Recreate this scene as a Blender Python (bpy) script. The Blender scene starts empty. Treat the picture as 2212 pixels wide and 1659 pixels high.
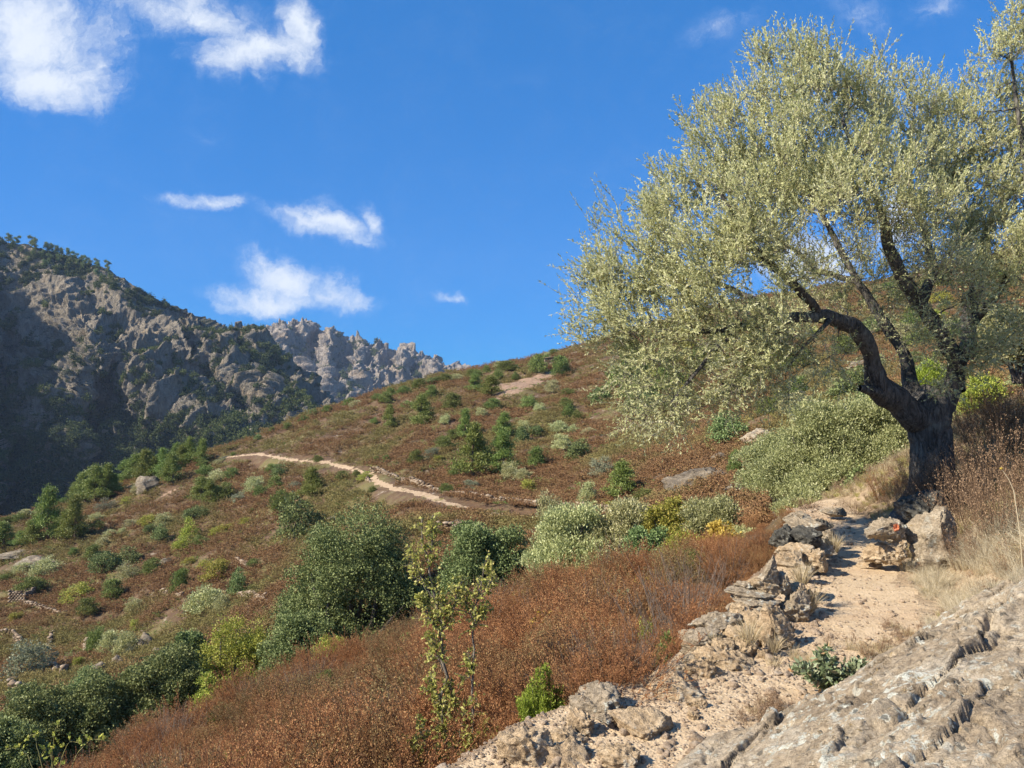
import bpy, math, random
import numpy as np
from mathutils import Vector, Matrix
R = math.radians
SC = bpy.context.scene
COL = SC.collection

# ------------------------------------------------------------------ camera
F = 1640.0; CX = 1106.0; CY = 829.5; PITCH = R(1.4); EYE = np.array([0.0, 0.0, 1.6])
cam_data = bpy.data.cameras.new('camera'); cam = bpy.data.objects.new('camera', cam_data); COL.objects.link(cam)
cam_data.sensor_width = 36.0; cam_data.lens = F / 2212.0 * 36.0
cam_data.clip_start = 0.05; cam_data.clip_end = 20000
cam.location = (0, 0, 1.6); cam.rotation_euler = (R(90) + PITCH, 0, 0)
SC.camera = cam

# ------------------------------------------------------------------ light
SUN_EL = R(37); SUN_DIR = np.array([-0.93, -0.36]); SUN_DIR /= np.linalg.norm(SUN_DIR)
SUN = np.array([SUN_DIR[0] * math.cos(SUN_EL), SUN_DIR[1] * math.cos(SUN_EL), math.sin(SUN_EL)])
sd = bpy.data.lights.new('sun', 'SUN'); so = bpy.data.objects.new('sun', sd); COL.objects.link(so)
sd.energy = 5.0; sd.angle = R(0.5); sd.color = (1.0, 0.91, 0.76)
so.rotation_euler = Vector(SUN).to_track_quat('Z', 'Y').to_euler()

SC.view_settings.view_transform = 'Standard'; SC.view_settings.look = 'None'
SC.view_settings.exposure = 0.90; SC.view_settings.gamma = 1
SC.cycles.max_bounces = 5; SC.cycles.diffuse_bounces = 2; SC.cycles.glossy_bounces = 1
SC.cycles.transmission_bounces = 3; SC.cycles.transparent_max_bounces = 4; SC.cycles.volume_bounces = 0

def ray(px, py):
    a = (np.asarray(px, float) - CX) / F; b = (CY - np.asarray(py, float)) / F
    c, s = math.cos(PITCH), math.sin(PITCH)
    return a, c - b * s, s + b * c
def slopes(px, py):
    x, y, z = ray(px, py); return x / y, z / y
def W(px, py, d):
    t, s = slopes(px, py); d = np.asarray(d, float)
    return np.stack([t * d, d + 0 * t, 1.6 + s * d], -1)

def cloudy_world():
    w = bpy.data.worlds.new('World'); SC.world = w; w.use_nodes = True
    nt = w.node_tree; N = nt.nodes; L = nt.links; N.clear()
    out = N.new('ShaderNodeOutputWorld')
    sky = N.new('ShaderNodeTexSky'); sky.sky_type = 'NISHITA'; sky.sun_disc = False
    sky.sun_elevation = SUN_EL; sky.sun_rotation = math.atan2(SUN_DIR[0], SUN_DIR[1])
    sky.air_density = 1.0; sky.dust_density = 0.0; sky.ozone_density = 4.0; sky.altitude = 700
    tc = N.new('ShaderNodeTexCoord')
    hs = N.new('ShaderNodeHueSaturation'); hs.inputs['Saturation'].default_value = 1.27; hs.inputs['Value'].default_value = 1.0
    hs.inputs['Hue'].default_value = 0.502
    L.new(sky.outputs[0], hs.inputs['Color'])
    sc3 = N.new('ShaderNodeSeparateColor'); L.new(hs.outputs[0], sc3.inputs[0]); cc3 = N.new('ShaderNodeCombineColor')
    for ch, (a, p) in enumerate(((.31, .30), (1.48, .37), (2.74, .47))):   # deep, even blue of a dry autumn sky
        m1 = N.new('ShaderNodeMath'); m1.operation = 'POWER'; L.new(sc3.outputs[ch], m1.inputs[0]); m1.inputs[1].default_value = p
        m2 = N.new('ShaderNodeMath'); m2.operation = 'MULTIPLY'; L.new(m1.outputs[0], m2.inputs[0]); m2.inputs[1].default_value = a
        L.new(m2.outputs[0], cc3.inputs[ch])
    bg = N.new('ShaderNodeBackground'); bg.inputs[1].default_value = 0.073; L.new(cc3.outputs[0], bg.inputs[0])
    sep = N.new('ShaderNodeSeparateXYZ'); L.new(tc.outputs['Generated'], sep.inputs[0])
    def M(op, a, b=None, c=None, clamp=False):
        n = N.new('ShaderNodeMath'); n.operation = op; n.use_clamp = clamp
        for i, v in enumerate((a, b, c)):
            if v is None: continue
            if isinstance(v, (int, float)): n.inputs[i].default_value = v
            else: L.new(v, n.inputs[i])
        return n.outputs[0]
    ysafe = M('MAXIMUM', sep.outputs[1], 0.05)
    u = M('DIVIDE', sep.outputs[0], ysafe); v = M('DIVIDE', sep.outputs[2], ysafe)
    cmb = N.new('ShaderNodeCombineXYZ'); L.new(u, cmb.inputs[0]); L.new(v, cmb.inputs[1])
    def noise(scale, det, rough, src, off=(0, 0, 0), dist=0.0):
        m = N.new('ShaderNodeMapping'); m.inputs['Location'].default_value = off; L.new(src, m.inputs[0])
        n = N.new('ShaderNodeTexNoise'); n.inputs['Scale'].default_value = scale; n.inputs['Detail'].default_value = det
        n.inputs['Roughness'].default_value = rough; n.inputs['Distortion'].default_value = dist
        L.new(m.outputs[0], n.inputs['Vector']); return n
    # domain warp
    w1 = noise(5.5, 8, 0.62, cmb.outputs[0], (3, 1, 0))
    vs = N.new('ShaderNodeVectorMath'); vs.operation = 'SUBTRACT'; L.new(w1.outputs['Color'], vs.inputs[0]); vs.inputs[1].default_value = (.5, .5, .5)
    vm = N.new('ShaderNodeVectorMath'); vm.operation = 'SCALE'; L.new(vs.outputs[0], vm.inputs[0]); vm.inputs['Scale'].default_value = 0.15
    va = N.new('ShaderNodeVectorMath'); va.operation = 'ADD'; L.new(cmb.outputs[0], va.inputs[0]); L.new(vm.outputs[0], va.inputs[1])
    # clouds: px, py, half width, half height (in photo pixels), tilt, weight
    CL = [(60, 60, 190, 110, -20, 1.0), (110, 150, 150, 75, -15, 1.05), (200, 190, 70, 40, -60, 0.7), (215, 125, 40, 30, 40, .6),
          (330, 15, 250, 60, -4, 0.62), (250, 60, 120, 40, 20, .42), (430, 35, 110, 40, -25, .8),
          (560, 110, 150, 52, 4, 1.0), (480, 115, 90, 40, 10, .75), (650, 45, 50, 80, 20, .85), (545, 165, 60, 26, -30, .55),
          (450, 440, 105, 24, 0, .72), (690, 487, 120, 36, -8, .8), (780, 475, 34, 46, 30, .75), (735, 520, 60, 24, -10, .45),
          (590, 600, 90, 38, -10, .95), (570, 640, 165, 30, 3, .85), (690, 625, 110, 34, -14, .7), (470, 655, 70, 20, 8, .5),
          (990, 656, 42, 17, -5, .55), (1570, 50, 95, 40, 10, .34), (1850, 40, 110, 60, -25, .36), (2030, 20, 80, 50, 10, .36),
          (1730, 560, 110, 60, 0, 1.0), (1930, 480, 70, 60, 0, 1.0), (460, 285, 55, 22, -20, .16), (600, 410, 22, 26, 0, .16),
          (-300, 150, 250, 120, 0, 1), (2700, 300, 300, 120, 0, .9), (1250, -300, 300, 120, 0, .8)]
    acc = None
    for px, py, a, b, rot, wt in CL:
        tu, tv = slopes(px, py)
        mp = N.new('ShaderNodeMapping'); mp.vector_type = 'TEXTURE'
        mp.inputs['Location'].default_value = (float(tu), float(tv), 0); mp.inputs['Rotation'].default_value = (0, 0, R(rot))
        mp.inputs['Scale'].default_value = (a * 1.45 / F, b * 1.5 / F, 1); L.new(va.outputs[0], mp.inputs[0])
        ln = N.new('ShaderNodeVectorMath'); ln.operation = 'LENGTH'; L.new(mp.outputs[0], ln.inputs[0])
        k = M('MULTIPLY', M('SUBTRACT', 1.0, ln.outputs['Value'], clamp=True), wt)
        acc = k if acc is None else M('SMOOTH_MAX', acc, k, 0.12)
    n2 = noise(11, 9, 0.6, va.outputs[0], (0, 5, 0), 0.3)
    n3 = noise(34, 8, 0.68, va.outputs[0], (0, 2, 0), 1.2)
    dens = M('ADD', M('MULTIPLY', acc, 2.3), M('MULTIPLY', M('SUBTRACT', n2.outputs[0], 0.5), M('MULTIPLY', M('MULTIPLY', acc, 3.2, clamp=True), 2.5)))
    dens = M('ADD', dens, M('MULTIPLY', M('SUBTRACT', n3.outputs[0], 0.5), M('MULTIPLY', M('MULTIPLY', acc, 3.2, clamp=True), 1.6)))
    mr = N.new('ShaderNodeMapRange'); mr.interpolation_type = 'SMOOTHSTEP'; L.new(dens, mr.inputs[0])
    mr.inputs[1].default_value = 0.08; mr.inputs[2].default_value = 2.3; mr.inputs[4].default_value = 0.97
    front = M('GREATER_THAN', sep.outputs[1], 0.06)
    alpha = M('MULTIPLY', mr.outputs[0], front)
    cr = N.new('ShaderNodeValToRGB'); L.new(dens, cr.inputs[0])
    e = cr.color_ramp.elements; e[0].position = .1; e[0].color = (.47, .62, .93, 1); e[1].position = 1.7; e[1].color = (.80, .86, .95, 1)
    bc = N.new('ShaderNodeBackground'); L.new(cr.outputs[0], bc.inputs[0]); bc.inputs[1].default_value = 0.59
    # unseen broken cloud, added behind the camera to whiten the fill light
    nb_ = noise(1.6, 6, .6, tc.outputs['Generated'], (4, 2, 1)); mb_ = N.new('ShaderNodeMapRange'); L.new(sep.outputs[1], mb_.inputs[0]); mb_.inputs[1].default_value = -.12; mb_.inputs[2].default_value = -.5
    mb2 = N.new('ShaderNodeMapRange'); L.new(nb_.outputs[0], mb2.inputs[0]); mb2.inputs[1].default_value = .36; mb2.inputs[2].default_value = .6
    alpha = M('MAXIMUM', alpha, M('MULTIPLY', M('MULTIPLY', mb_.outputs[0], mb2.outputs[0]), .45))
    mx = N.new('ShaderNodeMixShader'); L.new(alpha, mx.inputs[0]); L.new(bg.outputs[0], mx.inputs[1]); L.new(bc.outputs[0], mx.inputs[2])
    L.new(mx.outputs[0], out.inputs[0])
    w.cycles.sampling_method = 'MANUAL'; w.cycles.sample_map_resolution = 1024
cloudy_world()

# ------------------------------------------------------------------ noise
def _h(ix, iy, iz, seed):
    n = (ix.astype(np.uint32) * np.uint32(374761393) + iy.astype(np.uint32) * np.uint32(668265263) +
         iz.astype(np.uint32) * np.uint32(2147483647 - 18) + np.uint32(seed * 1013 + 7) * np.uint32(2654435761))
    n = (n ^ (n >> np.uint32(13))) * np.uint32(1274126177)
    n = n ^ (n >> np.uint32(16)); n = n * np.uint32(2246822519); n ^= (n >> np.uint32(13))
    return n
_G = np.array([(1,1,0),(-1,1,0),(1,-1,0),(-1,-1,0),(1,0,1),(-1,0,1),(1,0,-1),(-1,0,-1),(0,1,1),(0,-1,1),(0,1,-1),(0,-1,-1),(1,1,0),(-1,1,0),(0,-1,1),(0,-1,-1)], np.float32)
def perlin(P, seed=0):
    P = np.asarray(P, np.float32); I = np.floor(P); f = P - I; I = I.astype(np.int64)
    u = f * f * f * (f * (f * 6 - 15) + 10); r = 0
    for dx in (0, 1):
        for dy in (0, 1):
            for dz in (0, 1):
                g = _G[_h(I[..., 0] + dx, I[..., 1] + dy, I[..., 2] + dz, seed) & np.uint32(15)]
                d = g[..., 0] * (f[..., 0] - dx) + g[..., 1] * (f[..., 1] - dy) + g[..., 2] * (f[..., 2] - dz)
                w = (u[..., 0] if dx else 1 - u[..., 0]) * (u[..., 1] if dy else 1 - u[..., 1]) * (u[..., 2] if dz else 1 - u[..., 2])
                r = r + w * d
    return r
def fbm(P, oct=4, seed=0, gain=.5, lac=2.03):
    P = np.asarray(P, np.float32); a = 1; r = 0
    for o in range(oct):
        r = r + a * perlin(P, seed + o * 17); P = P * lac + 3.7; a *= gain
    return r
def ridged(P, oct=4, seed=0, gain=.5, lac=2.1):
    P = np.asarray(P, np.float32); a = 1; r = 0; pr = 1
    for o in range(oct):
        n = (1 - np.abs(perlin(P, seed + o * 31)) * 1.8).clip(0, 1); n = n * n
        r = r + a * n * pr; pr = n.clip(.2, 1); P = P * lac + 5.1; a *= gain
    return r
def sstep(a, b, x):
    t = ((np.asarray(x, float) - a) / (b - a)).clip(0, 1); return t * t * (3 - 2 * t)
def P3(x, y, z=0):
    x, y = np.broadcast_arrays(np.asarray(x, float), np.asarray(y, float)); return np.stack([x, y, x * 0 + z], -1)

# ------------------------------------------------------------------ mesh + object helpers
def mesh(name, V, Q=None, T=None, mat=None, rnd=None, smooth=False, cols=None):
    """V nx3, Q quads, T tris -> mesh; rnd = value per face (FACE attribute)"""
    me = bpy.data.meshes.new(name)
    V = np.asarray(V, np.float32); parts = []
    if Q is not None and len(Q): parts.append(np.asarray(Q, np.int32))
    if T is not None and len(T): parts.append(np.asarray(T, np.int32))
    loops = np.concatenate([p.ravel() for p in parts]); tot = np.concatenate([np.full(len(p), p.shape[1], np.int32) for p in parts])
    st = np.concatenate([[0], np.cumsum(tot)[:-1]]).astype(np.int32)
    me.vertices.add(len(V)); me.vertices.foreach_set('co', V.ravel())
    me.loops.add(len(loops)); me.loops.foreach_set('vertex_index', loops)
    me.polygons.add(len(tot)); me.polygons.foreach_set('loop_start', st)
    me.update(calc_edges=True)
    if smooth: me.shade_smooth()
    if rnd is not None:
        a = me.attributes.new('rnd', 'FLOAT', 'FACE'); a.data.foreach_set('value', np.asarray(rnd, np.float32))
    for k, (dom, val) in (cols or {}).items():
        a = me.attributes.new(k, 'FLOAT', dom); a.data.foreach_set('value', np.asarray(val, np.float32))
    if mat: me.materials.append(mat)
    return me
def link(name, me, parent=None, loc=None):
    o = bpy.data.objects.new(name, me); COL.objects.link(o)
    if parent: o.parent = parent
    if loc is not None: o.location = loc
    return o
def tag(o, label, cat, group=None, kind=None):
    o['label'] = label; o['category'] = cat
    if group: o['group'] = group
    if kind: o['kind'] = kind
    return o
def struct(o, label, cat):
    return tag(o, label, cat, kind='structure')
def empty(name, loc):
    o = bpy.data.objects.new(name, None); COL.objects.link(o); o.location = loc; o.empty_display_size = .2
    return o
class MB:
    """collects vertices and faces, remembers a value per face"""
    def __init__(s): s.V = []; s.Q = []; s.T = []; s.rq = []; s.rt = []; s.n = 0
    def add(s, V, Q=None, T=None, r=0.5):
        if Q is not None and len(Q): Q = np.asarray(Q); s.Q.append(Q + s.n); s.rq.append(np.broadcast_to(np.asarray(r, float), (len(Q),)))
        if T is not None and len(T): T = np.asarray(T); s.T.append(T + s.n); s.rt.append(np.broadcast_to(np.asarray(r, float), (len(T),)))
        s.V.append(np.asarray(V)); s.n += len(V)
    def build(s, name, mat, smooth=False):
        Q = np.concatenate(s.Q) if s.Q else None; T = np.concatenate(s.T) if s.T else None
        return mesh(name, np.concatenate(s.V), Q, T, mat, np.concatenate(s.rq + s.rt), smooth)
def tube(mb, pts, rad, n=6, r=.5, wob=0, seed=0):
    pts = np.asarray(pts, float); k = len(pts); rad = np.broadcast_to(np.asarray(rad, float), (k,))
    tg = np.gradient(pts, axis=0); tg /= np.linalg.norm(tg, axis=1)[:, None] + 1e-9
    ref = np.array([0., 0, 1]) if abs(tg[0, 2]) < .8 else np.array([1., 0, 0]); V = []
    for i in range(k):
        a = np.cross(tg[i], ref); a /= np.linalg.norm(a) + 1e-9; b = np.cross(tg[i], a); ref = -np.cross(tg[i], a) if False else ref
        ph = np.arange(n) * 2 * math.pi / n
        V.append(pts[i] + rad[i] * (np.cos(ph)[:, None] * a + np.sin(ph)[:, None] * b))
    V = np.concatenate(V)
    i = np.arange(k - 1)[:, None] * n; j = np.arange(n)[None]; j2 = (j + 1) % n
    Q = np.stack([i + j, i + n + j, i + n + j2, i + j2], -1).reshape(-1, 4)
    mb.add(V, Q, None, r)
def unit(v): return v / (np.linalg.norm(v, axis=-1, keepdims=True) + 1e-9)
def leaves(mb, C, D, ln, wd, rng, rv=None, tri=False, flat=0.5, nrm=None):
    """diamond leaves: base C, direction D"""
    C = np.asarray(C, float); D = unit(np.asarray(D, float)); n = len(C)
    ln = np.broadcast_to(np.asarray(ln, float), (n,))[:, None] * rng.uniform(.7, 1.3, (n, 1)); wd = np.broadcast_to(np.asarray(wd, float), (n,))[:, None] * rng.uniform(.8, 1.2, (n, 1))
    S = unit(np.cross(D, rng.normal(size=(n, 3)) * (1 if nrm is None else .55) + (0 if nrm is None else nrm))); Nn = np.cross(D, S)
    rv = rng.uniform(0, 1, n) if rv is None else rv
    i = np.arange(n)
    if tri:
        V = np.concatenate([C - S * wd, C + S * wd, C + D * ln]); mb.add(V, None, np.stack([i, i + n, i + 2 * n], -1), rv)
    else:
        mid = C + D * ln * flat
        V = np.concatenate([C, mid + S * wd, C + D * ln, mid - S * wd + Nn * wd * .3]); mb.add(V, np.stack([i, i + n, i + 2 * n, i + 3 * n], -1), None, rv)

# ------------------------------------------------------------------ materials
def nmat(name):
    m = bpy.data.materials.new(name); m.use_nodes = True; nt = m.node_tree; nt.nodes.clear()
    N = nt.nodes; L = nt.links; out = N.new('ShaderNodeOutputMaterial')
    return m, N, L, out
class NB:
    def __init__(s, name):
        s.m, s.N, s.L, s.out = nmat(name); s.geo = s.N.new('ShaderNodeNewGeometry')
    def pos(s, scale=(1, 1, 1), local=False):
        src = s.N.new('ShaderNodeTexCoord').outputs['Object'] if local else s.geo.outputs['Position']
        mp = s.N.new('ShaderNodeMapping'); mp.inputs['Scale'].default_value = scale; s.L.new(src, mp.inputs[0]); return mp.outputs[0]
    def noise(s, sc, det=4, rough=.55, scale=(1, 1, 1), local=False, dist=0, col=False):
        n = s.N.new('ShaderNodeTexNoise'); n.inputs['Scale'].default_value = sc; n.inputs['Detail'].default_value = det
        n.inputs['Roughness'].default_value = rough; n.inputs['Distortion'].default_value = dist
        s.L.new(s.pos(scale, local), n.inputs['Vector']); return n.outputs[1 if col else 0]
    def voro(s, sc, scale=(1, 1, 1), local=False, feat='F1', out=0):
        n = s.N.new('ShaderNodeTexVoronoi'); n.feature = feat; n.inputs['Scale'].default_value = sc
        s.L.new(s.pos(scale, local), n.inputs['Vector']); return n.outputs[out]
    def ramp(s, src, stops, interp='LINEAR'):
        r = s.N.new('ShaderNodeValToRGB'); s.L.new(src, r.inputs[0]); r.color_ramp.interpolation = interp
        e = r.color_ramp.elements
        while len(e) < len(stops): e.new(.5)
        for q, (p, c) in zip(e, stops): q.position = p; q.color = (*c, 1) if len(c) == 3 else c
        return r.outputs[0]
    def val(s, src, a, b, lo=0., hi=1.):
        n = s.N.new('ShaderNodeMapRange'); n.interpolation_type = 'SMOOTHSTEP'; s.L.new(src, n.inputs[0])
        for i, v in zip((1, 2, 3, 4), (a, b, lo, hi)): n.inputs[i].default_value = v
        return n.outputs[0]
    def math(s, op, a, b):
        n = s.N.new('ShaderNodeMath'); n.operation = op
        for i, v in enumerate((a, b)):
            if isinstance(v, (int, float)): n.inputs[i].default_value = v
            else: s.L.new(v, n.inputs[i])
        return n.outputs[0]
    def mix(s, f, a, b, mode='MIX'):
        n = s.N.new('ShaderNodeMix'); n.data_type = 'RGBA'; n.blend_type = mode
        for i, v in ((0, f), (6, a), (7, b)):
            if isinstance(v, (int, float)): n.inputs[i].default_value = v
            elif isinstance(v, tuple): n.inputs[i].default_value = (*v, 1)
            else: s.L.new(v, n.inputs[i])
        return n.outputs[2]
    def attr(s, name, out=2):
        n = s.N.new('ShaderNodeAttribute'); n.attribute_name = name; return n.outputs[out]
    def bump(s, h, dist, strength=1., prev=None):
        n = s.N.new('ShaderNodeBump'); n.inputs['Distance'].default_value = dist; n.inputs['Strength'].default_value = strength
        s.L.new(h, n.inputs['Height'])
        if prev: s.L.new(prev, n.inputs['Normal'])
        return n.outputs[0]
    def done(s, col, rough=.9, normal=None, trans=0, spec=.3):
        p = s.N.new('ShaderNodeBsdfPrincipled'); p.inputs['Roughness'].default_value = rough; p.inputs['Specular IOR Level'].default_value = spec
        if isinstance(col, tuple): p.inputs['Base Color'].default_value = (*col, 1)
        else: s.L.new(col, p.inputs['Base Color'])
        if normal: s.L.new(normal, p.inputs['Normal'])
        o = p.outputs[0]
        if trans:
            t = s.N.new('ShaderNodeBsdfTranslucent')
            if isinstance(col, tuple): t.inputs[0].default_value = (*col, 1)
            else: s.L.new(col, t.inputs[0])
            mx = s.N.new('ShaderNodeMixShader'); mx.inputs[0].default_value = trans
            s.L.new(o, mx.inputs[1]); s.L.new(t.outputs[0], mx.inputs[2]); o = mx.outputs[0]
        s.L.new(o, s.out.inputs[0]); return s.m
def leaf_mat(name, stops, trans=.3, rough=.6, spec=.3, patch=None, patch_scale=.3, objvar=0.):
    b = NB(name); c = b.ramp(b.attr('rnd'), stops)
    if patch:
        c = b.mix(b.val(b.noise(patch_scale, 3, .6), .45, .62), c, b.ramp(b.attr('rnd'), patch))
    if objvar:
        oi = b.N.new('ShaderNodeObjectInfo'); h = b.N.new('ShaderNodeHueSaturation')
        b.L.new(b.math('ADD', b.math('MULTIPLY', oi.outputs['Random'], .05), .475), h.inputs['Hue'])
        b.L.new(b.math('ADD', b.math('MULTIPLY', oi.outputs['Random'], objvar), 1 - objvar / 2), h.inputs['Value']); b.L.new(c, h.inputs['Color']); c = h.outputs[0]
    return b.done(c, rough, None, trans, spec)
def bark_mat(name, a, c, sc=8):
    b = NB(name); n = b.noise(sc, 6, .7, (1, 1, .25), dist=.6); v = b.noise(sc * 4, 5, .7, (1, 1, .2), dist=1.2)
    h = b.math('ADD', n, b.math('MULTIPLY', b.val(v, .3, .7), .6))
    lich = b.val(b.noise(sc * .6, 4, .6), .55, .7)
    return b.done(b.mix(b.math('MULTIPLY', lich, .5), b.ramp(h, [(.45, a), (1.15 if False else 1., c)]), (.3, .3, .26)), .9, b.bump(h, .03))
def rock_mat(name, cols, lichen=.5, local=True, dark=.3, sc=1., layer=(1, 1, 5), spots=False):
    b = NB(name)
    n = b.noise(1.6 * sc, 8, .65, layer, local, .4); c = b.ramp(n, [(.3, cols[0]), (.5, cols[1]), (.68, cols[2])])
    fine = b.noise(18 * sc, 6, .7, (1, 1, 1), local)
    c = b.mix(.65, c, b.ramp(fine, [(.34, (.36, .33, .29)), (.56, (1.0, 1.0, 1.0))]), 'MULTIPLY')
    c = b.mix(.35, c, b.ramp(b.noise(70 * sc, 4, .7, (1, 1, 1), local), [(.36, (.4, .38, .36)), (.58, (1, 1, 1))]), 'MULTIPLY')
    if dark: c = b.mix(b.math('MULTIPLY', b.val(b.noise(3.2 * sc, 6, .75, (1, 1, 1), local, .5), .55, .68), dark), c, (.055, .055, .05))
    if lichen:
        l1 = b.val(b.noise(7 * sc, 8, .75, (1, 1, 1), local, .3), .545, .60); l2 = b.val(b.noise(1.1 * sc, 2, .5, (1, 1, 1), local), .38, .6)
        c = b.mix(b.math('MULTIPLY', b.math('MULTIPLY', l1, l2), lichen), c, b.ramp(fine, [(.35, (.38, .38, .31)), (.6, (.62, .62, .54))]))
        l3 = b.val(b.noise(11 * sc, 5, .7, (1.3, 1.1, 1), local), .63, .67)
        c = b.mix(b.math('MULTIPLY', l3, .6 * lichen), c, (.34, .24, .10))
    if spots:
        vd = b.N.new('ShaderNodeTexVoronoi'); vd.inputs['Scale'].default_value = 17; b.L.new(b.pos((1, 1, 1), local), vd.inputs['Vector']); wob = b.math('ADD', vd.outputs[0], b.math('MULTIPLY', b.math('SUBTRACT', f_ := b.noise(55, 4, .7, (1, 1, 1), local), .5), .55))
        sp_ = b.N.new('ShaderNodeSeparateColor'); b.L.new(vd.outputs[1], sp_.inputs[0]); pick = b.val(sp_.outputs[0], .62, .66); area = b.val(b.noise(1.7, 3, .6, (1, 1, 1), local), .42, .58)
        c = b.mix(b.math('MULTIPLY', b.math('MULTIPLY', b.val(wob, .40, .30), pick), b.math('MULTIPLY', area, .85)), c, (.62, .62, .53)); pk2 = b.val(sp_.outputs[1], .80, .84); c = b.mix(b.math('MULTIPLY', b.val(wob, .28, .20), b.math('MULTIPLY', pk2, .8)), c, (.09, .085, .07))
        c = b.mix(b.math('MULTIPLY', b.val(b.noise(26, 5, .75, (1, 1, 1), local), .60, .66), .55), c, (.13, .11, .085))
    crk = b.val(b.noise(2.6 * sc, 5, .6, (.5, 1, 2.5), local, 1.5), .44, .5)
    h = b.math('ADD', b.math('ADD', n, b.math('MULTIPLY', fine, .25)), b.math('MULTIPLY', crk, .12))
    f2 = b.noise(60 * sc, 4, .7, (1, 1, 1), local)
    return b.done(c, .88, b.bump(f2, .008, 1., b.bump(h, .12 / sc, 1.)), 0, .25)

M_rock_tan = rock_mat('tan_schist', [(.40, .27, .155), (.56, .42, .265), (.66, .53, .37)], .5, True, .45, 1.4, (1, 1, 4))
M_rock_grey = rock_mat('grey_lichen_schist', [(.25, .20, .14), (.44, .355, .25), (.58, .50, .38)], 1., True, .5, 1.6, (1, 1, 4))
M_rock_dark = rock_mat('dark_lichen_schist', [(.05, .05, .045), (.11, .105, .09), (.24, .22, .18)], .45, True, .8, 1.8, (1, 1, 4))
M_outcrop = rock_mat('outcrop_gneiss', [(.30, .23, .155), (.48, .385, .27), (.61, .53, .41)], 1.2, False, .6, 1.9, (1, .7, 1.6), True)
M_rock_far = rock_mat('pale_slope_rock', [(.12, .095, .07), (.24, .195, .14), (.36, .30, .22)], .5, False, .5, .5, (1, 1, 2))
# ------------------------------------------------------------------ terrain
# centre line of the near path in metres (x, y); the ground left of it falls, right of it rises
PATH = np.array([(-.9, 0.5), (-.3, 2.4), (.33, 3.33), (.75, 3.8), (1.2, 4.16), (1.75, 4.6), (2.3, 5.3), (2.55, 5.8), (2.87, 6.5), (3.18, 7.3), (3.75, 8.5), (4.1, 9.5), (4.45, 10.5), (4.9, 12.5), (5.1, 16)])
def half_w(y): return np.interp(y, [0, 3.3, 3.8, 4.6, 5.3, 5.8, 6.5, 7.3, 8.5, 10], [.5, .45, .44, .36, .38, .34, .31, .28, .24, .22])
def band(y): return np.interp(y, [0, 3.3, 3.8, 4.2, 4.6, 5, 5.6, 6.5, 7.5, 9, 11], [.0, .05, .12, .18, .36, .42, .45, .38, .34, .25, .1])
def near_z(x, y):
    cx = np.interp(y, PATH[:, 1], PATH[:, 0]); q = (x - cx) * .86; hw = half_w(y)
    l = (-q - hw - band(y) - .04).clip(0, None); r = (q - hw).clip(0, None)
    zl = -.25 * sstep(0, .3, l) - .5 * (l - .15).clip(0, None)
    k = np.interp(y, [0, 3, 5, 6, 9], [.36, .36, .40, .56, .72]); rr = np.minimum(r, 3.2) + .6 * (r - 3.2).clip(0, None)
    return zl + k * (rr - np.interp(y, [4.8, 5.8, 8.4, 10], [.08, .42, .5, .2])).clip(0, None)
CTL = [
 (0,1600,36),(0,1480,60),(0,1380,80),(0,1250,105),(0,1180,125),(0,1125,150),(0,1220,190),(0,1420,260),
 (300,1560,32),(300,1430,55),(300,1330,75),(300,1200,100),(300,1100,130),(300,1025,160),(300,1100,200),(300,1350,280),
 (600,1400,42),(600,1300,55),(600,1150,85),(600,1040,115),(600,985,135),(600,930,165),(600,925,180),(600,1000,230),(600,1200,320),
 (800,1300,38),(800,1200,50),(800,1110,70),(800,1035,90),(800,950,125),(800,852,180),(800,920,240),(800,1150,330),
 (1000,1250,32),(1000,1150,50),(1000,1085,65),(1000,1000,85),(1000,900,120),(1000,805,180),(1000,860,240),(1000,1100,340),
 (1200,1250,24),(1200,1160,42),(1200,1100,58),(1200,1000,78),(1200,900,110),(1200,800,155),(1200,768,180),(1200,800,240),(1200,1000,340),
 (1450,1190,22),(1450,1100,36),(1450,1020,50),(1450,900,80),(1450,800,115),(1450,690,180),(1450,730,240),(1450,900,340),
 (1700,1090,20),(1750,1050,28),(1750,950,42),(1750,850,65),(1750,720,120),(1750,630,180),(1750,670,240),(1750,850,340),
 (2000,1010,16),(2050,900,26),(2050,780,60),(2050,680,110),(2050,580,180),(2050,640,250),(2050,800,340),
 (2300,860,16),(2300,800,26),(2300,700,60),(2300,600,110),(2300,510,180),(2300,560,250),
 (2800,800,16),(2800,640,60),(2800,480,180),(2800,520,300),
 (3600,800,16),(3600,640,60),(3600,480,180),(3600,520,300),
 (-400,1650,40),(-400,1500,60),(-400,1380,90),(-400,1270,130),(-400,1230,160),(-400,1400,230),
 (-1200,1700,50),(-1200,1500,100),(-1200,1420,160),(-1200,1500,300),
 (1400,1290,14.5),(1100,1370,19),(860,1480,20),(640,1560,21),(400,1680,21),(100,1790,20),(1600,1190,14.5),(760,1450,30),(1050,1320,28),
 (1700,1110,15),(300,1690,26),(-300,1900,25),(-900,2100,22),
]
TT, TS, TV = [], [], []
for px, py, d in CTL:
    t, s = slopes(px, py); TT.append(t); TV.append(math.log(d)); TS.append(s)
for t in np.linspace(-1.6, 1.6, 13):
    for y in (1.0, 2.2, 4, 6.5, 9, 11.5):
        TT.append(t); TV.append(math.log(y)); TS.append((near_z(t * y, y) - 1.6) / y)
TT, TV, TS = map(np.array, (TT, TV, TS))
TX = TT * 2.2
def _U(r2): return r2 * np.log(r2 + 1e-12)
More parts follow.
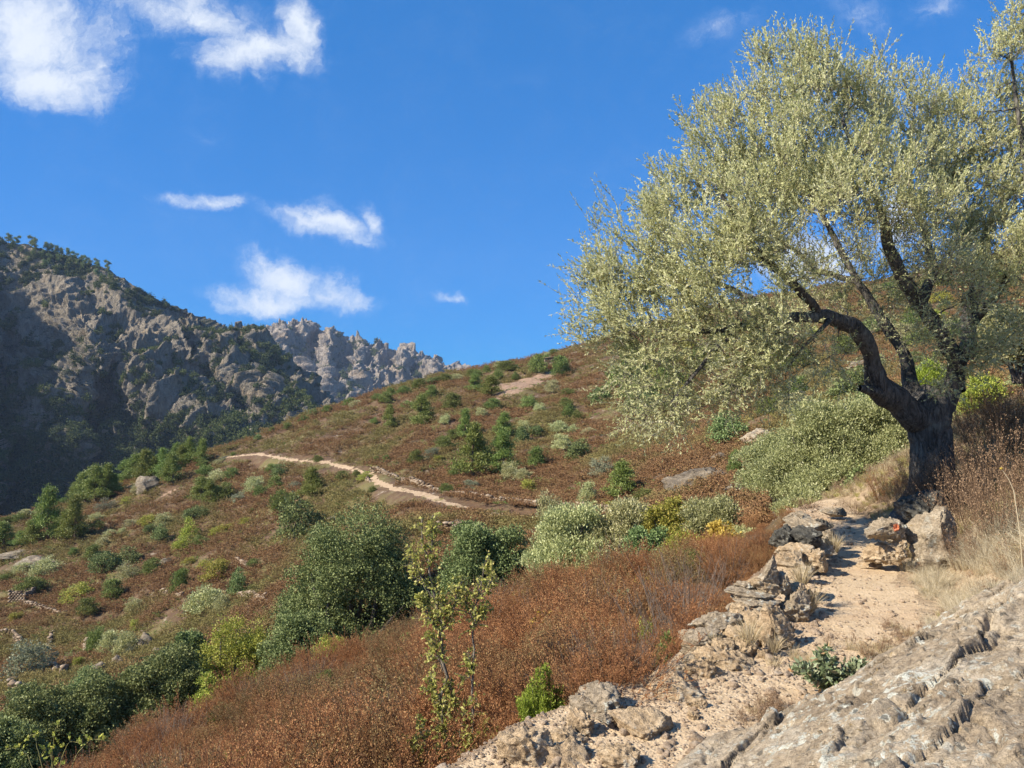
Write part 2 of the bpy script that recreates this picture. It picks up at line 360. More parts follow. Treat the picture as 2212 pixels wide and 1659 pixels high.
def tps_fit(X, Y, Z, lam=1e-4):
    n = len(X); K = _U((X[:, None] - X) ** 2 + (Y[:, None] - Y) ** 2) + lam * np.eye(n)
    Pm = np.stack([np.ones(n), X, Y], 1); A = np.block([[K, Pm], [Pm.T, np.zeros((3, 3))]])
    return np.linalg.solve(A, np.concatenate([Z, np.zeros(3)]))
TWT = tps_fit(TX, TV, TS, 2e-3)
def tps_eval(w, X, Y, x, y):
    sh = x.shape; x = x.ravel(); y = y.ravel(); K = _U((x[:, None] - X) ** 2 + (y[:, None] - Y) ** 2)
    return (K @ w[:-3] + w[-3] + w[-2] * x + w[-1] * y).reshape(sh)
GT = np.linspace(-1.9, 1.9, 381); GV = np.linspace(math.log(.8), math.log(420), 360)
_a, _b = np.meshgrid(GT * 2.2, GV); GS = tps_eval(TWT, TX, TV, _a, _b)
def lut(t, v):
    i = ((t - GT[0]) / (GT[1] - GT[0])).clip(0, len(GT) - 1.001); j = ((v - GV[0]) / (GV[1] - GV[0])).clip(0, len(GV) - 1.001)
    i0 = i.astype(int); j0 = j.astype(int); a = i - i0; b = j - j0
    return (GS[j0, i0] * (1 - a) * (1 - b) + GS[j0, i0 + 1] * a * (1 - b) + GS[j0 + 1, i0] * (1 - a) * b + GS[j0 + 1, i0 + 1] * a * b)
def path_dist(x, y, poly):
    best = np.full(np.shape(x), 1e9)
    for (ax, ay), (bx, by) in zip(poly[:-1], poly[1:]):
        dx, dy = bx - ax, by - ay; t = (((x - ax) * dx + (y - ay) * dy) / (dx * dx + dy * dy)).clip(0, 1)
        best = np.minimum(best, np.hypot(x - ax - t * dx, y - ay - t * dy))
    return best
def H0(x, y):
    x = np.asarray(x, float); y = np.asarray(y, float); ys = np.maximum(y, .8); t = x / ys
    zt = 1.6 + lut(t, np.log(ys)) * ys
    yb = np.interp(t, [-.6, -.28, 0, .18, .3, .45, .6, .8], [13.5, 14.5, 13.5, 10.6, 10.2, 11.5, 11, 10])
    w = sstep(yb, yb * 1.3, y); return near_z(x, y) * (1 - w) + zt * w
def H(x, y):
    x = np.asarray(x, float); y = np.asarray(y, float); z = H0(x, y)
    dp = path_dist(x, y, PATH); k = sstep(.3, 1.2, dp); far = sstep(14, 30, y)
    z = z + fbm(P3(x, y) / .9, 4, 3) * .05 * (.35 + k) * (1 - far * .3) + k * (1 - far) * fbm(P3(x, y) / 3.2, 3, 8) * .16
    z = z + far * (fbm(P3(x, y) / 13, 4, 5) * 1.1 + ridged(P3(x, y) / 34, 2, 6) * .8 - .5)
    return z
_dl = np.exp(np.linspace(math.log(16), math.log(330), 500))
def hit(px, py, dmin=16.0):
    """where the line of sight through a point of the photograph meets the hillside (so that shrubs stand where they grow)"""
    t, s = slopes(px, py); D = _dl[_dl >= dmin]; z = H(t * D, D); zr = 1.6 + s * D
    k = np.nonzero(z >= zr)[0]
    if not len(k): k = [int(np.argmin(zr - z))]
    d = float(D[k[0]]); return float(t * d), d, float(H(t * d, d))

FAR_PATH_PX = [(478,990,120),(560,988,118),(640,992,112),(700,1000,106),(745,1010,102),(800,1022,97),(806,1035,92),(812,1050,88),(850,1062,84),(900,1074,79),(960,1082,74),(1030,1094,68),(1090,1100,63),(1160,1108,57)]
FP = np.array([hit(px, py, 40)[:2] for px, py, d in FAR_PATH_PX])
print('far path', [(round(a), round(b)) for a, b in FP])

# ground: one sheet in rings round the camera, cut into ground, trodden path and far path along the same edges
tcols = np.concatenate([np.linspace(-1.85, -.72, 60)[:-1], np.linspace(-.72, .72, 880), np.linspace(.72, 1.85, 60)[1:]])
vr = np.concatenate([np.exp(np.linspace(math.log(1.2), math.log(30), 520))[:-1], np.exp(np.linspace(math.log(30), math.log(400), 560))])
Tg, Yg = np.meshgrid(tcols, vr); Xg = Tg * Yg; Zg = H(Xg, Yg)
dF = path_dist(Xg, Yg, FP); kF = sstep(3.0, .8, dF) if False else 1 - sstep(.7, 2.6, dF)
# level the far path into the slope
pz = np.array([float(H0(a, b)) for a, b in FP]); pz = np.convolve(np.pad(pz, 2, 'edge'), np.ones(5) / 5, 'valid')
def far_level(x, y, z):
    d = path_dist(x, y, FP); m = d < 3.2
    if m.any():
        xx, yy = x[m], y[m]; dd = np.hypot(xx[:, None] - FP[:, 0], yy[:, None] - FP[:, 1]); w = 1 / (dd ** 3 + .01); zz = (w * pz).sum(1) / w.sum(1)
        z[m] = z[m] * (1 - .0) + 0; k = 1 - sstep(.7, 3.0, d[m]); z[m] = z[m] * (1 - k) + (H0(xx, yy) + .12) * k
    return z
Zg = far_level(Xg, Yg, Zg)
dN = path_dist(Xg, Yg, PATH)
nr, nc = Xg.shape
V = np.stack([Xg, Yg, Zg], -1).reshape(-1, 3)
# rows behind the camera
back = np.array([-40, -12, -5, -2, 0, .8]); xb = np.linspace(-60, 60, 121)
ii = np.arange(nr - 1)[:, None] * nc; jj = np.arange(nc - 1)[None]
Q = np.stack([ii + jj, ii + jj + 1, ii + nc + jj + 1, ii + nc + jj], -1).reshape(-1, 4)
fc = V[Q].mean(1); fx, fy = fc[:, 0], fc[:, 1]
nz = fbm(P3(fx, fy) * 2.2, 3, 21) * .12; cxf = np.interp(fy, PATH[:, 1], PATH[:, 0]); qf = (fx - cxf) * .86
nz = nz + fbm(P3(fx, fy) * 9, 2, 25) * .05
isN = (qf + nz < half_w(fy) + .12) & (qf + nz > -half_w(fy) - band(fy) - .03) & (fy < 14)
SCR = [(np.array([hit(a, b, 60)[:2] for a, b in pts]), r) for pts, r in (([(1085, 838), (1110, 832), (1150, 822), (1180, 812)], 2.6), ([(1100, 842), (1120, 838)], 3.2), ([(360, 1068), (366, 1058)], .9))]
def scree_d(x, y): return np.min([path_dist(x, y, p) - r for p, r in SCR], axis=0)
isS = scree_d(fx, fy) + fbm(P3(fx, fy) * .35, 3, 24) * 2.0 < 0
isF = path_dist(fx, fy, FP) + fbm(P3(fx, fy) * .5, 2, 22) * .4 < .36
qv = (V[:, 0] - np.interp(V[:, 1], PATH[:, 1], PATH[:, 0])) * .86; SAND = sstep(-.25, .1, qv + half_w(V[:, 1]) + band(V[:, 1])) * sstep(16, 11, V[:, 1]) * (1 - .45 * sstep(1.2, 3, qv))
def sub(name, m, mat):
    q = Q[m]; u, inv = np.unique(q, return_inverse=True)
    return link(name, mesh(name, V[u], inv.reshape(-1, 4), None, mat, smooth=True, cols={'sand': ('POINT', SAND[u])}))

g = NB('soil_and_scrub_floor')
nbig = g.noise(.09, 5, .6); nmid = g.noise(.8, 5, .65); nf = g.noise(7, 5, .7)
soil = g.ramp(nmid, [(.3, (.085, .05, .028)), (.5, (.135, .08, .045)), (.64, (.17, .12, .065)), (.80, (.26, .21, .13))])
grn = g.ramp(nf, [(.3, (.09, .10, .03)), (.7, (.24, .22, .07))])
c = g.mix(g.math('MULTIPLY', g.val(nbig, .5, .62), .6), soil, grn)
c = g.mix(g.math('MULTIPLY', g.val(g.noise(.35, 7, .75), .60, .66), .85), c, (.40, .33, .25))
c = g.mix(g.attr('sand'), c, g.ramp(nmid, [(.3, (.34, .235, .14)), (.7, (.52, .39, .25))]))
c = g.mix(.5, c, g.ramp(nf, [(.3, (.45, .45, .45)), (.7, (1, 1, 1))]), 'MULTIPLY')
M_ground = g.done(c, .95, g.bump(nf, .12, .8))
g = NB('pale_dirt'); nf = g.noise(9, 8, .7); v = g.voro(42); v2 = g.voro(95)
st = g.ramp(g.voro(42, out=1), [(.2, (.36, .26, .155)), (.5, (.48, .365, .235)), (.85, (.58, .47, .33))])
c = g.mix(g.val(v, .25, .42), st, g.ramp(nf, [(.3, (.39, .28, .165)), (.6, (.54, .41, .265))]))
c = g.mix(g.math('MULTIPLY', g.val(g.noise(1.3, 4, .6), .5, .65), .5), c, (.40, .27, .165))
h = g.math('SUBTRACT', g.math('MULTIPLY', nf, 1.0), g.math('ADD', g.math('MULTIPLY', g.val(v, 0, .5), .35), g.math('MULTIPLY', v2, .2)))
M_path = g.done(c, .92, g.bump(h, .02, .8))
g = NB('far_dirt'); M_farpath = g.done(g.ramp(g.noise(1.5, 5, .7), [(.3, (.26, .175, .105)), (.65, (.43, .32, .21))]), .95)
struct(sub('ground', ~(isN | isF | isS), M_ground), 'dry heath hillside ground of brown soil falling to the valley', 'ground')
struct(sub('path', isN, M_path), 'trodden pale dirt footpath with loose stones beside the stone edging', 'path')
g = NB('pink_scree'); M_scree = g.done(g.ramp(g.noise(2.2, 7, .8), [(.3, (.20, .125, .08)), (.5, (.32, .21, .14)), (.7, (.46, .34, .25))]), .95, g.bump(g.noise(2.2, 7, .8), .3))
struct(sub('bare_scree', isS & ~isF, M_scree), 'pinkish bare stony patch below the skyline of the brown hill', 'scree')
struct(sub('contour_path', isF, M_farpath), 'narrow pale footpath crossing the far brown hillside', 'path')
xb, yb = np.meshgrid(np.linspace(-40, 40, 41), np.array([-40., -20, -10, -5, -2, 0, 1.25]))
zb = np.where(yb > 1, near_z(xb, yb * 0 + 1.25) - .05, near_z(xb, yb * 0 + 1.2) - .05)
i = np.arange(6)[:, None] * 41; j = np.arange(40)[None]
struct(link('ground_behind', mesh('ground_behind', np.stack([xb, yb, zb], -1).reshape(-1, 3), np.stack([i + j, i + j + 1, i + 42 + j, i + 41 + j], -1).reshape(-1, 4), None, M_ground, smooth=True)), 'brown hillside ground where the photographer stands', 'ground')

# ------------------------------------------------------------------ mountains
def mountain_mat(name, rock, green, gs, tint=None, gthr=(.47, .56)):
    g = NB(name)
    n = g.noise(.035 * gs, 8, .7); n2 = g.noise(.25 * gs, 6, .7, (1, 1, .35))
    c = g.ramp(n2, [(.28, tuple(v * .5 for v in rock)), (.5, rock), (.72, tuple(min(1, v * 1.35) for v in rock))])
    c = g.mix(g.math('MULTIPLY', g.val(g.noise(.05 * gs, 5, .6), .5, .65), .5), c, (rock[0] * 1.15, rock[1] * 1.0, rock[2] * .78))
    sp = g.N.new('ShaderNodeSeparateXYZ'); g.L.new(g.geo.outputs['True Normal'], sp.inputs[0])
    fl = g.math('ADD', g.math('MULTIPLY', sp.outputs[2], .42), g.math('MULTIPLY', n, .62))
    fl = g.math('ADD', fl, g.math('MULTIPLY', g.noise(.3 * gs, 5, .75), .25))
    fl = g.math('ADD', fl, g.math('MULTIPLY', g.attr('veg'), .5))
    veg = g.ramp(g.noise(.5 * gs, 5, .8), [(.3, tuple(v * .5 for v in green)), (.6, green), (.8, tuple(v * 1.6 for v in green))])
    c = g.mix(g.val(fl, gthr[0] + .22, gthr[1] + .22), c, veg)
    ck = g.noise(.16 * gs, 7, .7, (1, 1, .25), dist=1.5); c = g.mix(g.val(g.math('ABSOLUTE', g.math('SUBTRACT', ck, .5), 0), .025, .0, 0, .6), c, tuple(v * .4 for v in rock))
    return g.done(c, .95, g.bump(ck, 9 / gs, 1., g.bump(n2, 5 / gs, 1.)))
M_mt1 = mountain_mat('grey_granite_with_scrub', (.36, .31, .24), (.058, .078, .028), 1.)
M_mt2 = mountain_mat('far_grey_pinnacles', (.50, .43, .36), (.08, .10, .06), .5, gthr=(.60, .72))
def mountain(name, sky, bot, d_top, d_bot, xs, nv, detail, seed, mat, label, spur=None, veg=None, back=40, curve=1.0, pin=None, calm=None):
    sx, sy = np.array(sky).T; px = np.linspace(*xs); v = np.linspace(0, 1, nv)
    PX, VV = np.meshgrid(px, v); S = np.interp(PX, sx, sy); B = np.interp(PX, *np.array(bot).T); PY = B + (S - B) * VV
    D = np.interp(PX, *np.array(d_bot).T) * (1 - VV ** curve) + np.interp(PX, *np.array(d_top).T) * VV ** curve
    if spur is not None: D = D + spur(PX, PY, VV)
    Pm = W(PX, PY, D)
    # back side
    bk = np.linspace(0, 1, back)[1:, None]; top = Pm[-1][None]; drop = top[..., 2:] - 0
    bb = np.concatenate([top[..., :1] + bk[..., None] * 0, top[..., 1:2] + bk[..., None] * 300, top[..., 2:3] - bk[..., None] ** 1.2 * 260], -1)
    Pm = np.concatenate([Pm, bb], 0); nvv = Pm.shape[0]
    gx = np.gradient(Pm, axis=1); gy = np.gradient(Pm, axis=0); Nn = unit(np.cross(gx, gy))
    Nn = np.where((Nn @ np.array([0, -1, .5]))[..., None] < 0, -Nn, Nn)
    disp = 0
    for lam, amp, zs, kind, sd_ in detail:
        q = Pm / lam * np.array([1, 1, zs])
        disp = disp + amp * ((ridged(q, 4, sd_) - .55) if kind == 'r' else fbm(q, 5, sd_))
    disp = disp * (np.ones((nvv, 1)) if calm is None else np.concatenate([calm(PX, VV), np.repeat(calm(PX, VV)[-1:], nvv - nv, 0)], 0))
    Pm = Pm + Nn * disp[..., None]
    if pin is not None:
        Pm[..., 2] += pin(Pm)
    vg = np.zeros(Pm.shape[:2]); 
    if veg is not None: vg[:nv] = veg(PX, PY, VV)
    n, m = Pm.shape[:2]; i = np.arange(n - 1)[:, None] * m; j = np.arange(m - 1)[None]
    Q = np.stack([i + j, i + j + 1, i + m + j + 1, i + m + j], -1).reshape(-1, 4)
    o = link(name, mesh(name, Pm.reshape(-1, 3), Q, None, mat, smooth=False, cols={'veg': ('POINT', vg.ravel())}))
    struct(o, label, 'mountain'); return Pm, vg, nv

SKY1 = [(-900,300),(-500,430),(-200,490),(0,523),(60,540),(130,552),(190,572),(240,592),(300,622),(330,640),(400,665),(450,692),(500,708),(545,704),(562,720),(580,765),(630,800),(690,850),(730,880),(800,930),(900,1000)]
BOT1 = [(-900,1350),(0,1300),(300,1250),(600,1150),(900,1080)]
def spur1(PX, PY, V):  # spurs
    r = 0
    # crest lines: (px at top, px at bottom, width, amplitude towards the viewer)
    for pts, wl, wr, amp in (([(520, -60), (700, -80), (1200, -60)], 90, 60, 60),
                             ([(540, 60), (620, 120), (760, 205), (900, 150), (1200, 160)], 130, 40, 50),
                             ([(620, 290), (700, 262), (800, 300), (900, 440), (1000, 560), (1200, 600)], 110, 80, 60),
                             ([(690, 440), (780, 480), (900, 600), (1200, 800)], 60, 34, 40),
                             ([(700, 545), (800, 600), (900, 680), (1200, 800)], 44, 30, 40)):
        a = np.array(pts, float); cx = np.interp(PY, a[:, 0], a[:, 1]); u = PX - cx
        k = np.where(u < 0, np.exp(-(u / wl) ** 2), 1 / (1 + np.exp((u - wr) / (wr * .22)))); r = r - amp * k
    return r * np.sin(math.pi * (V * .86 + .1)).clip(0, 1) ** .6
def veg1(PX, PY, V):
    g = sstep(840, 990, PY) * .5 * (1 - .5 * sstep(470, 560, PX)) + sstep(60, 0, np.abs(PX - 120) * .5 + (PY - np.interp(PX, *np.array(SKY1).T)) * .8) * .25
    g = g - .30 * np.exp(-((PX - 150) / 90) ** 2 - ((PY - 650) / 55) ** 2) - .2 * np.exp(-((PX - 320) / 90) ** 2 - ((PY - 730) / 80) ** 2) - .16 * np.exp(-((PX - 480) / 70) ** 2 - ((PY - 900) / 40) ** 2)
    return g
MT1 = mountain('mountain', SKY1, BOT1, [(-900,720),(0,800),(300,790),(560,770),(900,700)], [(-900,420),(0,520),(300,500),(600,500),(900,520)],
    (-900, 900, 900), 560, [(130, 15, .7, 'r', 41), (50, 9, .4, 'r', 42), (20, 5.5, .35, 'r', 43), (9, 3.0, .4, 'r', 46), (4.5, 1.6, .6, 'f', 44), (2.2, .8, .8, 'f', 45)], 1, M_mt1,
    'steep grey rocky mountain flank with dark green scrub, half in shadow', spur1, veg1, curve=.9, calm=lambda a, v: 1 - .62 * sstep(.80, .97, v) * sstep(430, 300, a))
SKY2 = [(440,760),(500,735),(560,722),(585,703),(600,696),(622,694),(634,686),(646,694),(665,704),(682,722),(696,716),(703,706),(716,703),(726,712),(738,726),(750,740),(762,731),(780,730),(796,744),(815,752),(830,756),(846,764),(858,756),(872,750),(884,760),(900,764),(918,766),(932,768),(944,764),(952,780),(966,786),(985,796),(1000,806),(1040,835),(1300,960)]
def spur2(PX, PY, V):
    r = 0
    for x0, x1, w, amp in ((620, 560, 22, 60), (716, 700, 14, 60), (780, 760, 16, 40), (870, 850, 15, 40), (935, 905, 18, 40), (665, 640, 12, 30), (985, 960, 16, 30)):
        cx = x0 + (x1 - x0) * (1 - V) * 1.; u = PX - cx; r = r - amp * np.where(u < 0, np.exp(-(u / w / 1.3) ** 2), 1 / (1 + np.exp((u - w * .55) / (w * .16))))
    return r * (V * .8 + .2) * sstep(1.02, .9, V)
MT2 = mountain('far_peaks', SKY2, [(440,1000),(800,960),(1300,1100)], [(440,1650),(1300,1750)], [(440,1300),(1300,1350)],
    (440, 1300, 760), 300, [(120, 18, .35, 'r', 51), (48, 13, .22, 'r', 52), (22, 9.0, .22, 'r', 53), (11, 4.5, .3, 'r', 55), (6, 2.6, .45, 'f', 54)], 2, M_mt2,
    'distant jagged grey granite pinnacles rising behind the brown hill', spur2, lambda a, b, v: .30 * sstep(.55, .1, v) - .1, pin=None)
# the ridge further left, outside the frame, whose shadow lies over the left flank
TERM = [(-200,520,620),(0,575,600),(40,640,600),(110,690,600),(190,740,620),(250,760,650),(262,830,600),(258,900,560),(262,1000,520),(285,1060,500)]
def d1(px, py):
    S = np.interp(px, *np.array(SKY1).T); B = np.interp(px, *np.array(BOT1).T); v = ((B - py) / (B - S)); v = min(1., max(0., v))
    return np.interp(px, [-900, 0, 300, 560, 900], [720, 800, 790, 770, 700]) * v ** .9 + np.interp(px, [-900, 0, 300, 600, 900], [420, 520, 500, 500, 520]) * (1 - v ** .9) - 15
TERM = [(a, b, d1(a, b)) for a, b, _ in TERM]
Pc = np.array([W(-900, 430, 700) + SUN * 250, W(-450, 480, 650) + SUN * 250] + [W(a, b, d) + SUN * 250 for a, b, d in TERM] + [W(330, 1190, 470) + SUN * 250])
kk = np.linspace(0, len(Pc) - 1, 260); Cr = np.stack([np.interp(kk, np.arange(len(Pc)), Pc[:, i]) for i in range(3)], -1)
u = np.linspace(-1, 1, 90)[None]; off = np.where(u > 0, u * 190, u * 420); pd = np.array([.44, .90])
Zr = Cr[:, 2:3] - np.where(u > 0, u * 190 * 2.0, -u * 420 * .8) * (1 - .15 * np.abs(u))
Rr = np.stack([Cr[:, 0:1] + off * pd[0], Cr[:, 1:2] + off * pd[1], Zr], -1)
Rr[..., 2] += ridged(Rr / 60, 4, 61) * 9 - 6; Rr[..., 0] += fbm(Rr / 25, 4, 62) * 8
n, m = Rr.shape[:2]; i = np.arange(n - 1)[:, None] * m; j = np.arange(m - 1)[None]
Qr = np.stack([i + j, i + j + 1, i + m + j + 1, i + m + j], -1).reshape(-1, 4)
struct(link('side_ridge', mesh('side_ridge', Rr.reshape(-1, 3), Qr, None, M_mt1)), 'rocky ridge on the near side of the gorge, outside the left edge', 'mountain')
# ------------------------------------------------------------------ plant materials
M_olive = leaf_mat('olive_leaf', [(.0, (.31, .325, .135)), (.35, (.46, .465, .21)), (.62, (.58, .575, .30)), (.85, (.70, .68, .42)), (.985, (.72, .70, .46)), (1., (.75, .55, .06))], .40, .5, .3)
M_olive2 = leaf_mat('wild_olive_leaf', [(.0, (.16, .185, .07)), (.4, (.31, .325, .135)), (.75, (.46, .46, .22)), (1., (.60, .59, .36))], .35, .5, .4, objvar=.25)
M_silver = leaf_mat('silver_leaf', [(.0, (.20, .215, .09)), (.4, (.38, .385, .165)), (.75, (.56, .54, .27)), (1., (.70, .67, .41))], .3, .5, .4, objvar=.2)
M_oak = leaf_mat('holm_oak_leaf', [(.0, (.06, .085, .028)), (.4, (.15, .195, .07)), (.75, (.26, .31, .12)), (1., (.38, .42, .20))], .2, .6, .15, objvar=.2)
M_juni = leaf_mat('juniper_leaf', [(.0, (.07, .095, .03)), (.45, (.15, .19, .05)), (.8, (.25, .29, .08)), (1., (.36, .38, .13))], .25, .6, .3, objvar=.35)
M_grey = leaf_mat('grey_shrub_leaf', [(.0, (.13, .14, .085)), (.5, (.24, .245, .15)), (1., (.36, .36, .24))], .2, .7, .2, objvar=.3)
M_yel = leaf_mat('yellow_green_leaf', [(.0, (.16, .19, .03)), (.45, (.32, .34, .06)), (.8, (.48, .46, .10)), (1., (.60, .50, .10))], .35, .55, .3, objvar=.25)
M_gold = leaf_mat('golden_leaf', [(.0, (.35, .25, .05)), (.5, (.58, .42, .08)), (1., (.70, .55, .16))], .4, .55, .3)
M_pine = leaf_mat('pine_needle', [(.0, (.07, .10, .022)), (.45, (.175, .225, .05)), (.8, (.30, .345, .09)), (1., (.41, .44, .15))], .25, .5, .35, objvar=.25)
M_heath = leaf_mat('rust_heath', [(.0, (.13, .065, .038)), (.3, (.31, .14, .065)), (.6, (.44, .215, .095)), (.85, (.53, .31, .14)), (1., (.48, .40, .18))], .35, .7, .15,
                   [(.0, (.12, .075, .04)), (.4, (.25, .15, .075)), (.75, (.33, .27, .12)), (1., (.40, .38, .17))], .55)
M_heath2 = leaf_mat('brown_heath', [(.0, (.10, .055, .03)), (.35, (.205, .115, .06)), (.65, (.31, .175, .085)), (.9, (.38, .25, .12)), (1., (.33, .29, .13))], .2, .8, .1,
                    [(.0, (.11, .09, .035)), (.4, (.22, .18, .07)), (.75, (.31, .27, .10)), (1., (.38, .34, .15))], .075)
M_drybr = leaf_mat('dry_brown_twigs', [(.0, (.10, .065, .045)), (.4, (.24, .155, .095)), (.75, (.37, .25, .155)), (1., (.44, .33, .22))], .2, .8, .1)
M_twig = leaf_mat('grey_twigs', [(.0, (.12, .09, .07)), (.5, (.26, .21, .17)), (1., (.40, .35, .29))], 0, .8, .1)
M_straw = leaf_mat('dry_straw', [(.0, (.33, .25, .13)), (.5, (.52, .42, .25)), (1., (.66, .57, .40))], .3, .7, .2)
M_strawg = leaf_mat('pale_grey_straw', [(.0, (.36, .30, .19)), (.5, (.54, .465, .32)), (1., (.70, .62, .46))], .3, .7, .2)
M_ygrass = leaf_mat('yellow_green_grass', [(.0, (.26, .24, .07)), (.5, (.42, .38, .13)), (1., (.58, .50, .24))], .3, .7, .2)
M_spiny = leaf_mat('spiny_leaf', [(.0, (.09, .12, .05)), (.5, (.19, .235, .115)), (.9, (.32, .36, .22)), (1., (.45, .24, .11))], .2, .45, .5)
M_erica = leaf_mat('tree_heath', [(.0, (.12, .17, .02)), (.5, (.27, .34, .04)), (1., (.44, .50, .10))], .35, .6, .3)
M_bark_o = bark_mat('olive_bark', (.022, .02, .018), (.17, .155, .135), 7)
M_sap = leaf_mat('pale_sapling_leaf', [(.0, (.24, .27, .06)), (.5, (.44, .44, .11)), (1., (.64, .56, .20))], .4, .5, .3)
M_bark = bark_mat('grey_bark', (.06, .05, .04), (.24, .20, .16), 6)
M_barkl = bark_mat('pale_sapling_bark', (.16, .13, .10), (.40, .34, .27), 14)
M_barkr = bark_mat('pine_bark', (.07, .045, .03), (.24, .16, .11), 4)
M_woods = leaf_mat('mountain_scrub', [(.0, (.03, .042, .018)), (.5, (.06, .082, .03)), (1., (.12, .145, .05))], .1, .7, .2, [(.0, (.055, .075, .02)), (.5, (.11, .135, .035)), (1., (.17, .19, .06))], .02)

# ------------------------------------------------------------------ plant builders
def sphere_pts(n, rng):
    v = rng.normal(size=(n, 3)); return unit(v)
def crown_leaves(mb, lobes, n, ln, wd, rng, inner=.55, up=.3, dirmix=.9, tri=False, jag=.18, rv_shift=True):
    """leaves through the outer shell of each lobe (cx, cy, cz, rx, ry, rz), gathered in small sprays"""
    lobes = np.asarray(lobes, float); vol = (lobes[:, 3] * lobes[:, 4] * lobes[:, 5]) ** (2 / 3); k = rng.choice(len(lobes), n // 6, p=vol / vol.sum())
    L = lobes[k]; d = sphere_pts(len(k), rng); d[:, 2] = np.where(d[:, 2] < -.35, -d[:, 2] * .5, d[:, 2])
    nn = fbm(d * 2.3 + k[:, None] * 1.7, 3, 9); rr = rng.uniform(inner ** 3, 1, len(k)) ** (1 / 3) * (1 + jag * nn * 2 + rng.normal(size=len(k)) * .05)
    c = L[:, :3] + d * rr[:, None] * L[:, 3:6]
    c = np.repeat(c, 6, 0); dd = np.repeat(d, 6, 0); m = len(c)
    D = dd * dirmix + rng.normal(size=(m, 3)) * .65 + np.array([0, 0, up])
    c = c + rng.normal(size=(m, 3)) * ln * .8
    tone = np.repeat(rng.uniform(0, 1, len(k)), 6); rv = (tone * .35 + rng.uniform(0, 1, m) * .65).clip(0, 1)
    leaves(mb, c, D, ln, wd, rng, rv, tri, nrm=dd * .9 + np.array([0, 0, .3]))
def blob_lobes(w, d, h, n, rng, z0=.0, top=1.0, sz=(.28, .42)):
    """lobes filling a dome of width w, depth d, height h"""
    out = [(0, 0, h * .42, w * .36, d * .36, h * .40)]
    for i in range(n):
        a = rng.uniform(0, 2 * math.pi); e = rng.uniform(0, 1); r = math.sqrt(rng.uniform(.1, 1)) * (1 - .55 * e ** 2); s = rng.uniform(*sz) * (1 - .25 * e)
        out.append((math.cos(a) * r * w * .5 * (1 - s * .7), math.sin(a) * r * d * .5 * (1 - s * .7), z0 + h * (.16 + .66 * e) * (1 - z0), w * s * .55, d * s * .55, h * s * .55))
    for i in range(5):
        a = i * 1.256 + rng.uniform(-.3, .3); out.append((math.cos(a) * w * .30, math.sin(a) * d * .30, h * .16, w * .17, d * .17, h * .19))
    return out
def stems(mb, lobes, n, base_r, rng, r=.5, z0=-.1, lean=.1):
    lobes = np.asarray(lobes); idx = rng.choice(len(lobes), min(n, len(lobes)), replace=False)
    for i in idx:
        t = lobes[i, :3]; b = np.array([rng.normal() * lean, rng.normal() * lean, z0]); m = (b + t) / 2 + rng.normal(size=3) * .12 * np.linalg.norm(t)
        s = np.linspace(0, 1, 7)[:, None]; p = b * (1 - s) ** 2 + 2 * m * s * (1 - s) + t * s * s
        tube(mb, p, np.linspace(base_r, base_r * .25, 7), 5, rng.uniform())
def proto_bush(name, kind, w, d, h, seed, nl=900, ln=None, wd=None, nlobes=9):
    rng = np.random.default_rng(seed); mb = MB(); tb = MB()
    if kind == 'pine':
        H_, levels = h, 11
        tube(tb, [(0, 0, -.3), (.02 * h, 0, h * .3), (-.01 * h, .01 * h, h * .65), (0, 0, h * .98)], [h * .024, h * .02, h * .012, h * .003], 6, .5)
        lob = []
        for L in range(levels):
            z = h * (.13 + .82 * L / levels) + rng.normal() * .01 * h; rr = w * .5 * (1 - (L / levels) ** 1.3) ** .8 * rng.uniform(.75, 1.1)
            for q in range(5 if L < levels - 2 else 3):
                a = rng.uniform(0, 6.28); e = rr * rng.uniform(.45, .95); tip = np.array([math.cos(a) * e, math.sin(a) * e, z + e * .25])
                tube(tb, [(0, 0, z - .02 * h), tip * [.5, .5, 1] - [0, 0, .02 * h], tip], [h * .006, h * .004, h * .002], 3, .3)
                lob.append((*tip, w * .12, w * .12, h * .045)); lob.append((*(tip * [.6, .6, 1] + [0, 0, .01 * h]), w * .10, w * .10, h * .04))
        lob.append((0, 0, h * .95, w * .06, w * .06, h * .06))
        crown_leaves(mb, lob, nl, ln or h * .045, wd or h * .009, rng, .2, .9, .8, jag=.3)
    else:
        lob = blob_lobes(w, d, h, nlobes, rng); crown_leaves(mb, lob, nl, ln or w * .06, wd or w * .024, rng, .55, .3 if kind != 'up' else 1.5, .9)
        stems(tb, lob, 7, w * .018, rng, lean=w * .03)
    return mb, tb
PROT = {}
def make_proto(kind, mat, seeds, spec, barkmat=None):
    PROT[kind] = [(lambda a: (a[0].build(kind + '_crown', mat), a[1].build(kind + '_stem', barkmat or M_bark)))(proto_bush(kind, **spec, seed=s)) for s in seeds]
make_proto('pine', M_pine, (1, 2, 3, 4), dict(kind='pine', w=.62, d=.62, h=1, nl=7800, ln=.036, wd=.0065), M_barkr)
make_proto('juniper', M_juni, (11, 12, 13, 14, 15, 16), dict(kind='up', w=1, d=1, h=1, nl=4200, ln=.06, wd=.014, nlobes=15))
make_proto('grey_shrub', M_grey, (21, 22, 23), dict(kind='b', w=1, d=1, h=1, nl=3000, ln=.045, wd=.014, nlobes=9))
make_proto('olive_bush', M_silver, (31, 32, 33), dict(kind='up', w=1, d=1, h=1, nl=3600, ln=.055, wd=.015, nlobes=10))
make_proto('oak_bush', M_oak, (41, 42, 43), dict(kind='b', w=1, d=1, h=1, nl=3400, ln=.045, wd=.020, nlobes=12))
make_proto('yellow_shrub', M_yel, (51, 52, 53), dict(kind='b', w=1, d=1, h=1, nl=2600, ln=.045, wd=.018, nlobes=9))
_prng = random.Random(5)
